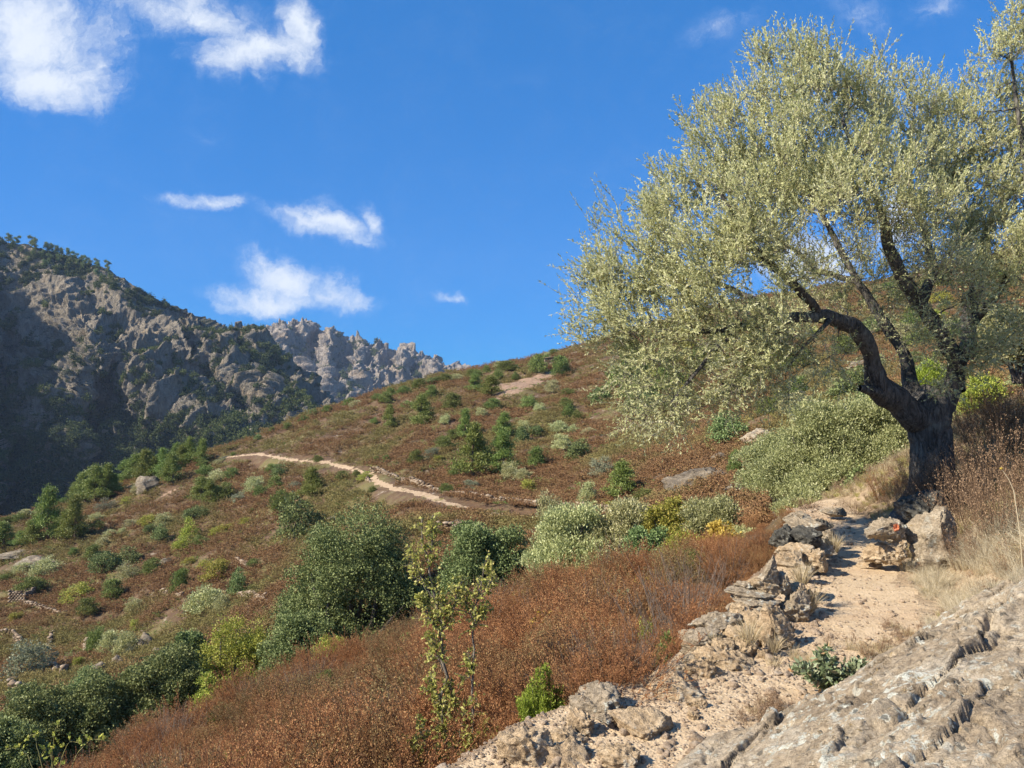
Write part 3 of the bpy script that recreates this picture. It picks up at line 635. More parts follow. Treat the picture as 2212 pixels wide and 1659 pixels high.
def plant(kind, name, x, y, z, w, h, label, cat, group, var=None, rz=None, crown='foliage', stem='stem', sink=.08):
    """one plant: an Empty at its foot with its foliage and stems; meshes are shared between plants of a kind"""
    pr = PROT[kind][(var if var is not None else _prng.randrange(99)) % len(PROT[kind])]
    t = empty(name, (x, y, z - sink * h)); t.rotation_euler = (0, 0, _prng.uniform(0, 6.28) if rz is None else rz)
    ww = w / .62 if kind == 'pine' else w; _e = _prng.uniform(.8, 1.2) if kind != 'pine' else 1; t.scale = (ww * _e, ww / _e, h)
    link(crown, pr[0], t); link(stem, pr[1], t); tag(t, label, cat, group); return t

# ------------------------------------------------------------------ scatter of uncountable stuff (geometry instances on points)
def scatter(name, protos, P, rot, scl, idx, label, cat):
    me = bpy.data.meshes.new(name); me.vertices.add(len(P)); me.vertices.foreach_set('co', np.asarray(P, np.float32).ravel()); me.update()
    a = me.attributes.new('rot', 'FLOAT_VECTOR', 'POINT'); a.data.foreach_set('vector', np.asarray(rot, np.float32).ravel())
    a = me.attributes.new('scl', 'FLOAT_VECTOR', 'POINT'); a.data.foreach_set('vector', np.asarray(scl, np.float32).ravel())
    a = me.attributes.new('idx', 'INT', 'POINT'); a.data.foreach_set('value', np.asarray(idx, np.int32))
    o = link(name, me); ng = bpy.data.node_groups.new(name, 'GeometryNodeTree'); N = ng.nodes; L = ng.links
    ng.interface.new_socket('Geometry', in_out='INPUT', socket_type='NodeSocketGeometry'); ng.interface.new_socket('Geometry', in_out='OUTPUT', socket_type='NodeSocketGeometry')
    gi = N.new('NodeGroupInput'); go = N.new('NodeGroupOutput'); inst = N.new('GeometryNodeInstanceOnPoints'); jn = N.new('GeometryNodeJoinGeometry')
    for pm in protos:
        src = bpy.data.objects.new(pm.name + '_source', pm); oi = N.new('GeometryNodeObjectInfo'); oi.inputs['Object'].default_value = src
        gt = N.new('GeometryNodeGeometryToInstance'); L.new(oi.outputs['Geometry'], gt.inputs[0]); L.new(gt.outputs[0], jn.inputs[0])
    def na(nm, ty):
        n = N.new('GeometryNodeInputNamedAttribute'); n.data_type = ty; n.inputs['Name'].default_value = nm; return n.outputs[0]
    L.new(gi.outputs[0], inst.inputs['Points']); L.new(jn.outputs[0], inst.inputs['Instance']); inst.inputs['Pick Instance'].default_value = True
    L.new(na('idx', 'INT'), inst.inputs['Instance Index'])
    er = N.new('FunctionNodeEulerToRotation'); L.new(na('rot', 'FLOAT_VECTOR'), er.inputs[0]); L.new(er.outputs[0], inst.inputs['Rotation'])
    L.new(na('scl', 'FLOAT_VECTOR'), inst.inputs['Scale']); L.new(inst.outputs[0], go.inputs[0])
    md = o.modifiers.new('scatter', 'NODES'); md.node_group = ng
    tag(o, label, cat, kind='stuff'); return o
def ground_normal_tilt(x, y, k=.6):
    e = .5; gx = (H0(x + e, y) - H0(x - e, y)) / (2 * e); gy = (H0(x, y + e) - H0(x, y - e)) / (2 * e)
    return np.stack([np.arctan(gy) * k, -np.arctan(gx) * k, 0 * x], -1)

# heath tufts: near ones with real twigs, far ones coarse
def heath_tuft(name, seed, w=.55, h=.5, ntw=34, nleaf=900, ln=.016, wd=.005, mat=None, tw=.0022, tmat=None, spread=.5):
    rng = np.random.default_rng(seed); mb = MB(); C = []; Dd = []
    for i in range(ntw):
        a = rng.uniform(0, 6.28); e = rng.uniform(0, 1) ** .6 * spread; L = h * rng.uniform(.65, 1.1)
        b = np.array([math.cos(a), math.sin(a), 0]) * rng.uniform(0, .25) * w; tip = b + np.array([math.cos(a) * e * w, math.sin(a) * e * w, L * (1 - .25 * e)])
        m = (b + tip) / 2 + rng.normal(size=3) * .05 * h; s = np.linspace(0, 1, 6)[:, None]; p = b * (1 - s) ** 2 + 2 * m * s * (1 - s) + tip * s * s
        tube(mb, p, np.linspace(tw, tw * .5, 6), 3, rng.uniform(0, .45))
        for q in range(3):
            k = rng.uniform(.35, .95); o = p[int(k * 5)]; d = unit(rng.normal(size=3) * .6 + np.array([0, 0, 1.]) + (tip - b) * .8); q2 = o + d * h * rng.uniform(.12, .3)
            tube(mb, [o, (o + q2) / 2 + rng.normal(size=3) * .006, q2], [tw * .6, tw * .5, tw * .3], 3, rng.uniform(0, .5))
            n = nleaf // (ntw * 4); f = rng.uniform(.1, 1, (n, 1)); C.append(o + (q2 - o) * f); Dd.append(np.tile(d, (n, 1)))
        n = nleaf // (ntw * 4); f = rng.uniform(.4, 1, n); ix = (f * 5).astype(int).clip(0, 4); C.append(p[ix] + (p[ix + 1] - p[ix]) * (f * 5 - ix)[:, None]); Dd.append(np.tile(unit(tip - b), (n, 1)))
    C = np.concatenate(C); Dd = np.concatenate(Dd); Dd = Dd + rng.normal(size=Dd.shape) * .7; C = C + rng.normal(size=C.shape) * ln * .5
    leaves(mb, C, Dd, ln, wd, rng, (rng.uniform(.2, 1, len(C)) * .75 + rng.uniform(0, .25)))
    return mb.build(name, mat or M_heath)
def heath_dome(seed):
    rg = np.random.default_rng(seed); mb = MB(); lob = blob_lobes(.95, .95, .5, 9, rg, sz=(.3, .45)); crown_leaves(mb, lob, 13000, .0095, .0032, rg, .5, .6, .9, jag=.35)
    for i in range(70):
        l_ = lob[rg.integers(len(lob))]; t = np.array(l_[:3]) + unit(rg.normal(size=3)) * np.array(l_[3:]) * rg.uniform(.5, 1.25); b = t * [.15, .15, 0]; m = (b + t) / 2 + rg.normal(size=3) * .04; s_ = np.linspace(0, 1, 5)[:, None]
        tube(mb, b * (1 - s_) ** 2 + 2 * m * s_ * (1 - s_) + t * s_ * s_, np.linspace(.0028, .001, 5), 3, rg.uniform(0, .35))
    return mb.build('heath_dome', M_heath)
H_near = [heath_tuft('heath_tuft', s, w=.6, h=.42, nleaf=5200, ntw=46, ln=.0085, wd=.0030, spread=.7) for s in range(4)] + [heath_dome(s) for s in (500, 501, 502)] + [heath_tuft('bare_tuft', 9, nleaf=120, mat=M_twig, ntw=60, tw=.0018)]
H_far = [heath_tuft('coarse_heath', 20 + s, w=1.3, h=.5, ntw=8, nleaf=260, ln=.10, wd=.028, mat=M_heath2, tw=.006, spread=.9) for s in range(4)]
rng = np.random.default_rng(77)
def sample_px(n, x0, x1, y0, y1, dpow=0, rr=rng):
    """ground points spread over a range of distances, thinning with distance"""
    v = rr.uniform(math.log(y0), math.log(y1), n); y = np.exp(v); t = rr.uniform(x0, x1, n); return t * y, y
def notvisible_margin(x, y): return y > -1
# near slope heath
x, y = sample_px(34000, -.95, .45, 2.9, 17.5); q = (x - np.interp(y, PATH[:, 1], PATH[:, 0])) * .86
keep = (q < -half_w(y) - band(y) - .14) & ~((np.abs(x - y * .04) < .22) & (y > 3.4) & (y < 4.75)) & ~((x < -.02 * y) & (x > -.16 * y) & (y > 3.2) & (y < 5.5) & (rng.uniform(0, 1, len(x)) < .72))  & (rng.uniform(0, 1, len(x)) < np.clip((y / 12) ** 2 * .22 + .05, 0, 1))
x, y = x[keep], y[keep]; qk = q[keep]; z = H(x, y); n = len(x); print('near heath', n)
lumps = fbm(P3(x, y) / 1.1, 2, 70); big = .36 + 1.0 * sstep(-.22, .32, lumps); til = ground_normal_tilt(x, y, .5); til[:, 2] = rng.uniform(0, 6.28, n); til[:, :2] += rng.normal(size=(n, 2)) * .14
bare = fbm(P3(x, y) / 1.1, 2, 71) > .30; idx = np.where(bare & (rng.uniform(0, 1, n) < .8), 7, rng.choice(7, n, p=[.07, .07, .07, .07, .24, .24, .24]))
s = big * rng.uniform(.75, 1.3, n) * np.clip(.52 + .26 * (-qk - .6), .42, 1.05)
scatter('heath', H_near, np.stack([x, y, z - .03], -1), til, np.stack([s, s, s * rng.uniform(.8, 1.15, n)], -1), idx, 'rust brown heath shrubs covering the near slope left of the stone edging', 'heath')
# hillside heath
x, y = sample_px(150000, -.95, 1.0, 17, 215); dF_ = path_dist(x, y, FP); nn = fbm(P3(x, y) / 7, 3, 72)
keep = (dF_ > 1.25) & (path_dist(x, y + 1.7, FP) > 1.3) & (scree_d(x, y) > .4) & (nn < .42) & (rng.uniform(0, 1, len(x)) < .62); x, y = x[keep], y[keep]; z = H(x, y); n = len(x); print('far heath', n)
s = rng.uniform(.55, 1.25, n) * np.interp(y, [17, 40, 100, 200], [.55, .78, 1.2, 1.7]); til = ground_normal_tilt(x, y, .8); til[:, 2] = rng.uniform(0, 6.28, n)
scatter('hillside_heath', H_far, np.stack([x, y, z - .05], -1), til, np.stack([s, s, s * rng.uniform(.6, 1.0, n)], -1), rng.integers(0, 4, n), 'low brown heath spread over the whole far hillside', 'heath')
# ------------------------------------------------------------------ rocks
import bmesh
def _ico(sub):
    bm = bmesh.new(); bmesh.ops.create_icosphere(bm, subdivisions=sub, radius=1); V = np.array([v.co[:] for v in bm.verts]); T = np.array([[v.index for v in f.verts] for f in bm.faces]); bm.free(); return V, T
ICO = {k: _ico(k) for k in (1, 2, 3, 5)}
def rock_geo(sx, sy, sz, seed, sub=5, layered=0., planes=18, rough=.05, point=0.):
    rng = np.random.default_rng(seed); V, T = ICO[sub]; V = V.copy() * 1.25
    for i in range(planes):
        n = unit(rng.normal(size=3) * [1, 1, .8]); o = rng.uniform(.56, .88); d = V @ n - o; V = V - np.where(d > 0, d, 0)[:, None] * n * .95
    if point: V[:, :2] *= (1 - point * (V[:, 2:3] + .2).clip(0, 1.1))
    S = np.array([sx, sy, sz]); m = min(sx, sy, sz); W_ = V * S / 2; k = max(S) * .5
    nr_ = unit(V); q = W_ / k
    disp = fbm(q * 2.2 + seed, 5, seed, .55) * .085 * m + (ridged(q * 3.5 + seed * .3, 5, seed + 5, .6) - .5) * rough * m
    W_ = W_ + nr_ * disp[:, None]
    if layered:
        lz = W_[:, 2] / (.16 * sz + .012) + .6 * fbm(q * 1.1, 2, seed + 3); st = np.abs((lz % 1) - .5) * 2
        W_[:, :2] *= (1 + layered * (perlin(np.stack([lz * .9, lz * 0, q[:, 0] * .6], -1), seed + 4) * .35 - .10 * (st > .75)))[:, None]
    return W_, T
def edge_depth(px, py):
    return 1.6 / max(.05, -(float(slopes(px, py)[1])))
def rock(cx, cy, w, h, d, mat, seed, label, lay=0., roll=0., yaw=0., dep=.8, name='stone', group=None, cat='stone', sub=5, point=0., planes=18, rough=.085, tilt=0.):
    """a stone whose middle stands at that distance; width and height in photo pixels at that distance, made metres here"""
    sw, sh = w / F * d * 1.06, h / F * d * 1.1
    Vv, T = rock_geo(sw, sw * dep if dep < 3 else dep, sh, seed, sub, lay, planes, rough, point)
    me = mesh(name, Vv, None, T, mat, smooth=True)
    o = link(name, me, loc=W(cx, cy, d)); o.rotation_euler = (R(tilt), R(roll), R(yaw)); tag(o, label, cat, group); return o
G = 'stones edging the footpath'
TAN, GRY, DRK = M_rock_tan, M_rock_grey, M_rock_dark
STONES = [
 # foot of the edging, bottom of the picture
 (1128, 1628, 112, 84, 3.45, TAN, 1, 'brown angular boulder at the bottom edge of the photo, lowest of the path edging', 0, -12, 10, .7),
 (1225, 1650, 130, 66, 3.45, TAN, 2, 'pale buff slab beside the brown boulder at the bottom edge', 0, 4, 0, .8),
 (1222, 1604, 82, 44, 3.6, TAN, 3, 'small buff block behind the brown boulder at the bottom edge', 0, 0, 20, .9),
 (1292, 1535, 122, 74, 3.95, GRY, 4, 'grey and tan boulder above the gravel, right of the bright green heath bush', 0, -6, 15, .7),
 (1250, 1580, 66, 62, 3.72, TAN, 5, 'tan block leaning under the grey and tan boulder by the green bush', 0, 10, 0, .8),
 (1217, 1566, 22, 30, 3.85, GRY, 6, 'small dark grey block left of the tan leaning block', 0, 0, 0, .9),
 (1446, 1502, 156, 56, 4.25, TAN, 7, 'wide flat pale slab lying at the left edge of the gravel path', .2, 3, 8, .75),
 (1340, 1640, 90, 50, 3.4, TAN, 8, 'half buried pale slab in the gravel at the bottom edge', 0, 0, 0, .8),
 (1386, 1575, 110, 44, 3.75, TAN, 9, 'pale flat bedrock lump in the middle of the gravel', 0, 6, 0, .9),
 (1504, 1526, 36, 22, 4.05, TAN, 10, 'fist sized buff stone right of the wide flat slab', 0, 0, 0, .9),
 (1306, 1552, 34, 18, 3.75, GRY, 11, 'small grey stone lying in front of the grey and tan boulder', 0, 10, 0, .9),
 (1500, 1548, 26, 16, 3.9, TAN, 12, 'small pale stone just below the fist sized buff stone', 0, 0, 0, .9),
 # third heap
 (1524, 1463, 100, 62, 4.55, TAN, 13, 'rounded pale tan boulder above the wide flat slab', 0, 6, 0, .8),
 (1585, 1438, 92, 46, 4.7, TAN, 14, 'low tan boulder with a cracked face next to the rounded pale boulder', 0, 8, 0, .8),
 (1648, 1424, 60, 38, 4.85, TAN, 15, 'small tan boulder at the path side of the third heap', 0, 0, 0, .9),
 (1500, 1430, 56, 30, 4.75, GRY, 16, 'grey lumpy stone wedged under the layered brown slab', 0, 0, 0, .9),
 (1516, 1402, 84, 34, 4.95, GRY, 17, 'layered brown slab sticking out left below another slab', .55, -4, 0, .7),
 (1512, 1372, 82, 24, 5.05, GRY, 18, 'thin layered slab sticking out left, upper of the pair in the third heap', .6, -5, 0, .7),
 (1560, 1402, 58, 34, 4.85, TAN, 19, 'tan block between the protruding slabs and the rounded boulder', 0, 0, 0, .8),
 (1602, 1408, 46, 44, 4.85, TAN, 20, 'tan wedge shaped stone in the middle of the third heap', 0, 20, 0, .8),
 (1668, 1376, 80, 78, 5.05, TAN, 21, 'large rounded tan boulder beside the path, biggest of the third heap', 0, -10, 0, .8),
 (1628, 1358, 58, 50, 5.2, TAN, 22, 'tan stone leaning behind the large rounded boulder of the third heap', 0, 15, 0, .8),
 (1556, 1342, 104, 30, 5.25, GRY, 23, 'flat pale lichen slab topping the left end of the third heap', .3, -8, 0, .8),
 (1600, 1374, 80, 40, 5.1, TAN, 24, 'buried tan stone under dry grass in the third heap', 0, 0, 0, .9),
 (1540, 1420, 60, 30, 4.75, TAN, 25, 'small buff stone at the left foot of the third heap', 0, 0, 0, .8),
 (1470, 1448, 44, 22, 4.6, GRY, 26, 'flat grey stone at the left end beside the heath, under the protruding slabs', .3, 0, 0, .8),
 (1695, 1355, 44, 34, 5.3, TAN, 67, 'tan stone behind the largest boulder of the third heap at the path side', 0, 0, 0, .8),
 # second heap, layered stack with the upright stone
 (1622, 1322, 108, 34, 5.55, GRY, 27, 'dark layered slab at the base of the stack with the upright stone', .4, 2, 0, .8),
 (1600, 1316, 60, 30, 5.5, TAN, 68, 'tan block at the left base of the stack with the upright stone', .2, 5, 0, .8),
 (1628, 1300, 128, 26, 5.6, GRY, 28, 'long thin layered slab, second from the base of the stack', .6, 4, 0, .75),
 (1622, 1283, 122, 26, 5.65, GRY, 29, 'long thin layered slab, third from the base of the stack', .6, 2, 5, .7),
 (1650, 1264, 84, 28, 5.7, TAN, 30, 'tan block under the upright pale stone', .3, 8, 0, .8),
 (1610, 1265, 56, 20, 5.7, GRY, 69, 'thin grey slab at the left top of the layered stack', .5, 0, 0, .8),
 (1662, 1242, 58, 78, 5.7, GRY, 31, 'upright pointed pale grey stone crowning the layered stack', 0, 14, 20, .6),
 (1692, 1262, 34, 52, 5.72, GRY, 32, 'grey stone leaning on the right side of the upright pointed stone', 0, -22, 0, .8),
 (1717, 1318, 72, 58, 5.65, GRY, 33, 'brown shaded boulder at the path side base of the layered stack', 0, 0, 0, .9),
 (1722, 1286, 50, 36, 5.75, TAN, 34, 'tan stone on the shaded boulder at the path side of the stack', 0, -10, 0, .9),
 (1713, 1266, 46, 22, 5.85, GRY, 35, 'grey flat stone capping the path side of the layered stack', 0, 6, 0, .9),
 (1724, 1244, 56, 26, 6.2, TAN, 36, 'pale tan stone behind the layered stack beside dry grass', 0, 12, 0, .9),
 (1748, 1303, 30, 56, 5.85, TAN, 70, 'earthy tan stone at the far right end of the layered stack', 0, 0, 0, .9),
 # first heap, under the tree
 (1706, 1212, 84, 34, 7.0, TAN, 37, 'broad tan boulder at the base of the farthest heap', .2, 0, 0, .9),
 (1758, 1212, 68, 48, 7.1, TAN, 38, 'tan boulder at the path side base of the farthest heap', 0, -8, 0, .9),
 (1715, 1190, 92, 30, 7.3, TAN, 39, 'pale tan block under the blackened stones of the farthest heap', .2, 4, 0, .8),
 (1694, 1162, 62, 46, 7.5, DRK, 40, 'blackened squarish stone at the left of the farthest heap', 0, 4, 0, .8),
 (1742, 1166, 84, 46, 7.5, DRK, 41, 'blackened sloping stone in the middle of the farthest heap', .15, 14, 0, .8),
 (1774, 1188, 56, 34, 7.5, GRY, 42, 'dark ledge stone at the path side of the farthest heap', .3, 10, 0, .9),
 (1730, 1140, 100, 28, 7.8, GRY, 43, 'layered lichen slab near the top of the farthest heap', .6, 6, 0, .8),
 (1722, 1120, 76, 24, 8.0, GRY, 44, 'pale lichen slab on top of the farthest heap', .5, 4, 0, .8),
 (1768, 1136, 46, 28, 8.0, DRK, 45, 'dark lichen stone at the top right of the farthest heap', .2, 10, 0, .9),
 (1790, 1158, 40, 22, 8.3, GRY, 46, 'small grey stone trailing right from the farthest heap', 0, 20, 0, .9),
 (1740, 1232, 50, 18, 6.7, GRY, 47, 'flat grey stone between the farthest heap and the layered stack', .3, 0, 0, .9),
 (1800, 1105, 60, 16, 10.5, GRY, 48, 'flat mossy stone across the head of the path behind the heap', .3, 0, 0, .9),
 # right of the path, under the olive
 (1918, 1146, 98, 50, 7.25, GRY, 49, 'pale lichen boulder with an orange paint mark beside the path under the olive', 0, -8, 0, .8),
 (1898, 1198, 78, 44, 7.3, TAN, 50, 'rounded tan and grey boulder below the paint marked boulder', 0, 0, 0, .8),
 (1945, 1174, 30, 20, 7.2, TAN, 51, 'small tan stone wedged between the marked boulder and the big lichen boulder', 0, 10, 0, .9),
 (1946, 1196, 26, 32, 7.1, TAN, 52, 'small upright tan stone under the wedged stone right of the path', 0, 0, 0, .9),
 (1924, 1166, 30, 16, 7.75, GRY, 71, 'thin shaded stone under the paint marked boulder', 0, 0, 0, .9),
 (1995, 1098, 100, 70, 8.3, DRK, 53, 'dark shaded boulder at the foot of the olive trunk', 0, 10, 0, .8),
 (2022, 1192, 118, 180, 7.2, GRY, 54, 'big pale lichen boulder right of the path below the olive trunk', 0, 8, 0, .8),
 (1885, 1221, 50, 18, 7.4, TAN, 55, 'flat tan stone at the right edge of the path', .2, 0, 0, .9),
 (1885, 1130, 16, 9, 8.9, TAN, 56, 'small pale stone on the path under the olive', 0, 0, 0, .9),
 (1865, 1392, 22, 13, 5.0, TAN, 57, 'small pale stone at the right edge of the path by the green grass tuft', 0, 20, 0, .9),
]
for s in STONES:
    cx, cy, w, h, d, mat, seed, lab, lay, roll, yaw, dep = s
    if seed <= 12 or 13 <= seed <= 25: w, h = w * 1.12, h * 1.22
    o = rock(cx, cy, w, h, d, mat, seed, lab, lay, roll, yaw, dep, group=G if cx < 1830 else 'stones right of the footpath', point=.6 if seed == 31 else 0, cat='boulder' if 'boulder' in lab else 'stone', name='boulder' if 'boulder' in lab else 'stone')
    if seed == 49: MARKED = o
# orange waymark painted on its boulder (follows the rock's surface)
bpy.context.view_layer.update()
inv = MARKED.matrix_world.inverted(); PV = []
nn_ = 15
for b in np.linspace(-1, 1, nn_):
    for a in np.linspace(-1, 1, nn_):
        ra = W(1936 + a * 7, 1139 + b * 8.5, 1.0) - EYE; dv = (inv.to_3x3() @ Vector(ra)).normalized()
        ok, co, no, fi = MARKED.data and MARKED.ray_cast(inv @ Vector(EYE), dv) or (False, None, None, 0)
        PV.append(tuple(co + no * .003) if ok else None)
fq = []
for r_ in range(nn_ - 1):
    for c_ in range(nn_ - 1):
        ids = [r_ * nn_ + c_, r_ * nn_ + c_ + 1, (r_ + 1) * nn_ + c_ + 1, (r_ + 1) * nn_ + c_]; ca = (c_ + .5 - 7) / 7; cb = (r_ + .5 - 7) / 7
        if all(PV[i] is not None for i in ids) and ca * ca + cb * cb + .35 * math.sin(c_ * 2.1 + r_ * 1.3) < .9: fq.append(ids)
if fq:
    g = NB('orange_paint'); M_paint = g.done(g.ramp(g.noise(60, 4, .7), [(.35, (.55, .17, .08)), (.6, (.80, .26, .12))]), .7)
    pm = link('paint_mark', mesh('paint_mark', [p or (0, 0, 0) for p in PV], fq, None, M_paint), MARKED); pm['label'] = 'orange paint waymark on the boulder'
else: print('NO PAINT MARK')

# big outcrop, right foreground
EDGE = np.array([W(a, b, d)[:2] for a, b, d in [(1180, 1990, 2.1), (1330, 1760, 2.9), (1436, 1659, 3.32), (1504, 1592, 3.6), (1608, 1561, 3.75), (1733, 1520, 3.95), (1842, 1421, 4.35), (1904, 1374, 4.65), (1972, 1322, 5.0), (2050, 1265, 5.35), (2102, 1250, 5.6), (2240, 1225, 6.0), (2500, 1200, 6.3)]])
ox, oy = np.meshgrid(np.linspace(-.4, 5.6, 640), np.linspace(.7, 6.4, 600)); de = path_dist(ox, oy, EDGE)
ye = np.interp(ox, EDGE[:, 0], EDGE[:, 1]); sg = np.where(oy < ye, 1, -1) * de
hb = H0(ox, oy); al = np.stack([(ox * .80 + oy * .6) * .55, (-ox * .6 + oy * .8) * 1.5, hb * 2], -1)
big = fbm(al * .9, 3, 91) * .05; lay = (ridged(al * np.array([1.6, 4.5, 1]), 6, 92, .6) - .6) * .026; lay = lay * .6
def plates(px_, py_, seed):
    ix, iy = np.floor(px_).astype(int), np.floor(py_).astype(int); b1 = np.full(px_.shape, 9.); b2 = b1.copy(); val = np.zeros(px_.shape); z0 = np.zeros_like(ix)
    for a in (-1, 0, 1):
        for b in (-1, 0, 1):
            h = [(_h(ix + a, iy + b, z0, seed + k) & np.uint32(1023)).astype(float) / 1023 for k in range(5)]; dx = ix + a + .1 + .8 * h[0] - px_; dy = iy + b + .1 + .8 * h[1] - py_; d = np.hypot(dx, dy); v = (h[2] - .5) + dx * (h[3] - .5) * 1.5 + dy * (h[4] - .5) * 1.5
            nw = d < b1; b2 = np.where(nw, b1, np.minimum(b2, d)); val = np.where(nw, v, val); b1 = np.where(nw, d, b1)
    return val, b2 - b1
wx = fbm(al * 1.4, 3, 101) * .45; wy = fbm(al * 1.4 + 7, 3, 102) * .45
v1, e1 = plates(al[..., 0] * 1.7 + wx, al[..., 1] * .95 + wy, 7); v2, e2 = plates(al[..., 0] * 5 + wx * 2, al[..., 1] * 3.1 + wy * 2, 19); v3, e3 = plates(al[..., 0] * 15 + wx * 5, al[..., 1] * 9 + wy * 5, 29)
lay = lay + v1 * .065 + v2 * .036 + v3 * .015 - .028 * sstep(.07, .0, e1) * sstep(-.1, .2, fbm(al * .9, 2, 103)) - .018 * sstep(.12, 0, e2)
fin = (ridged(P3(ox, oy) * 6, 5, 93, .65) - .6) * .010
lump = sstep(0, .9, sg) * .20 + sstep(0, .14, sg) * .085
zo = hb + lump - .10 * sstep(.05, -.15, sg) + (big + lay) * sstep(-.1, .35, sg) + fin
crk = ridged(P3(ox * 1.0 + .4 * fbm(P3(ox, oy) * 1.5, 3, 95), oy * .5) * 1.9, 2, 94); zo = zo - sstep(1.12, 1.36, crk) * .02 * sstep(.1, .4, sg)
n, m = ox.shape; i = np.arange(n - 1)[:, None] * m; j = np.arange(m - 1)[None]; Qo = np.stack([i + j, i + j + 1, i + m + j + 1, i + m + j], -1).reshape(-1, 4)
Qo = Qo[(sg.ravel()[Qo].mean(1) > -.14)]; u_, iv = np.unique(Qo, return_inverse=True)
tag(link('rock_outcrop', mesh('rock_outcrop', np.stack([ox, oy, zo], -1).reshape(-1, 3)[u_], iv.reshape(-1, 4), None, M_outcrop, smooth=True)), 'large sloping lichen covered bedrock outcrop filling the lower right corner', 'outcrop')
def Hout(x, y):
    x = np.asarray(x, float); y = np.asarray(y, float); i = ((x + .4) / 6 * 639).round().astype(int); j = ((y - .7) / 5.7 * 599).round().astype(int)
    ok = (i >= 0) & (i < 640) & (j >= 0) & (j < 600); z = H(x, y); i, j = i.clip(0, 639), j.clip(0, 599)
    return np.where(ok & (sg[j, i] > -.1), np.maximum(zo[j, i], z), z)

# loose stones and gravel
def pebble(nm, seed, mat):
    v, t = rock_geo(1, .8, .55, seed, 2, 0, 9, .1); return mesh(nm, v, None, t, mat, rnd=np.full(len(t), .5), smooth=False)
M_peb = rock_mat('gravel_stone', [(.34, .24, .16), (.50, .38, .27), (.62, .51, .39)], .15, False, .15, 3.)
PB = [pebble('pebble', 300 + i, M_peb) for i in range(6)]
rg = np.random.default_rng(12)
y = rg.uniform(2.6, 12.5, 60000); q = rg.normal(size=60000) * .45 - .12; x = np.interp(y, PATH[:, 1], PATH[:, 0]) + q / .86; hw = half_w(y)
dens = np.interp(y, [2.6, 4.8, 6, 9, 12], [.9, .8, .34, .16, .1]) * np.where((q < -.1) | (y < 4.8), 1, .55)
near_edge = np.exp(-((q + hw) / .18) ** 2) * .6
k = (q > -hw - .5) & (q < hw + .3) & (rg.uniform(0, 1, len(x)) < dens * .30 + near_edge * .30) & (Hout(x, y) < H(x, y) + .01)
x, y = x[k], y[k]; s = .006 + rg.exponential(.0085, len(x)); s = np.minimum(s * np.where(rg.uniform(0, 1, len(x)) < .04, 2.6, 1), .075); print('pebbles', len(x))
rot = np.stack([rg.normal(size=len(x)) * .2, rg.normal(size=len(x)) * .2, rg.uniform(0, 6.28, len(x))], -1)
scatter('gravel', PB, np.stack([x, y, H(x, y) + s * .12], -1), rot, np.stack([s * 1.1] * 3, -1), rg.integers(0, 6, len(x)), 'loose angular gravel strewn over the footpath', 'gravel')

# slope rocks and terrace walls on the far hillside
def far_rock(px, py, w, h, label, seed, mat=M_rock_far, dep=.8, name='slope_rock', group='rocks on the hillside', lay=.1, roll=0):
    x, y, z = hit(px, py + h * .35, 14); d = y
    o = rock(px, py, w, h, d, mat, seed, label, lay, roll, 0, dep, name, group, 'rock', 5 if w > 60 else 3); o.location.z = z + .12 * h / F * d; return o
far_rock(1508, 1028, 190, 80, 'broad grey lichen rock slab on the hillside left of the big silver bushes', 201, M_rock_far, .6, lay=.2, roll=-12, group=None)
far_rock(1640, 938, 90, 34, 'grey flat rock ledge on the slope above the broad slab', 202, M_rock_grey, .7, lay=.3, group=None)
far_rock(1590, 1060, 50, 40, 'rounded pale rock at the right end of the broad slab', 203, group=None)
far_rock(1560, 985, 60, 26, 'low pale rock ledge over the broad grey slab', 204, group=None)
far_rock(1408, 1118, 46, 16, 'flat pale rocks by the end of the terrace wall', 205)
far_rock(622, 1307, 40, 46, 'pale upright boulder at the left of the big holm oak', 206)
far_rock(215, 1440, 50, 36, 'jagged pale rock above the dark oaks at the left', 207)
far_rock(255, 1428, 36, 34, 'smaller jagged pale rock right of the jagged pale rock', 208)
far_rock(310, 1388, 44, 40, 'brown rock with a dark crack above the dark oaks', 209)
far_rock(340, 1405, 30, 16, 'low rock right of the cracked brown rock', 210)
far_rock(476, 1374, 26, 32, 'pale rock behind the yellow green tree', 211)
far_rock(1185, 1168, 26, 16, 'dark shaded rock below the terrace path', 212)
far_rock(990, 1126, 24, 10, 'dark flat rock above the second holm oak', 213)
far_rock(42, 1196, 90, 14, 'long pale rock ledge at the left edge of the hillside', 214, lay=.3)
far_rock(85, 1212, 110, 18, 'long stepped rock ledge under the pines at the left', 215, lay=.3)
far_rock(360, 1212, 36, 16, 'broken pale rocks in the heath below the lone pines', 216)
far_rock(660, 1110, 18, 8, 'pale rock patch near the dark round bush', 217)
far_rock(720, 1118, 30, 10, 'pale scree rock in the heath left of the terrace', 218)
far_rock(2195, 838, 60, 24, 'pale rock ledge at the right edge behind the olive', 219, M_rock_grey)
far_rock(2130, 806, 80, 14, 'long pale ledge right of the olive trunk', 220, M_rock_grey)
far_rock(1870, 785, 90, 24, 'pale rock band on the slope behind the olive limbs', 221)
far_rock(318, 1046, 56, 40, 'grey crag rising behind the pines on the ridge', 222, M_rock_far, .7, lay=.2)
far_rock(1650, 1170 - 62, 40, 12, 'flat pale rock at the foot of the big silver bushes', 224)

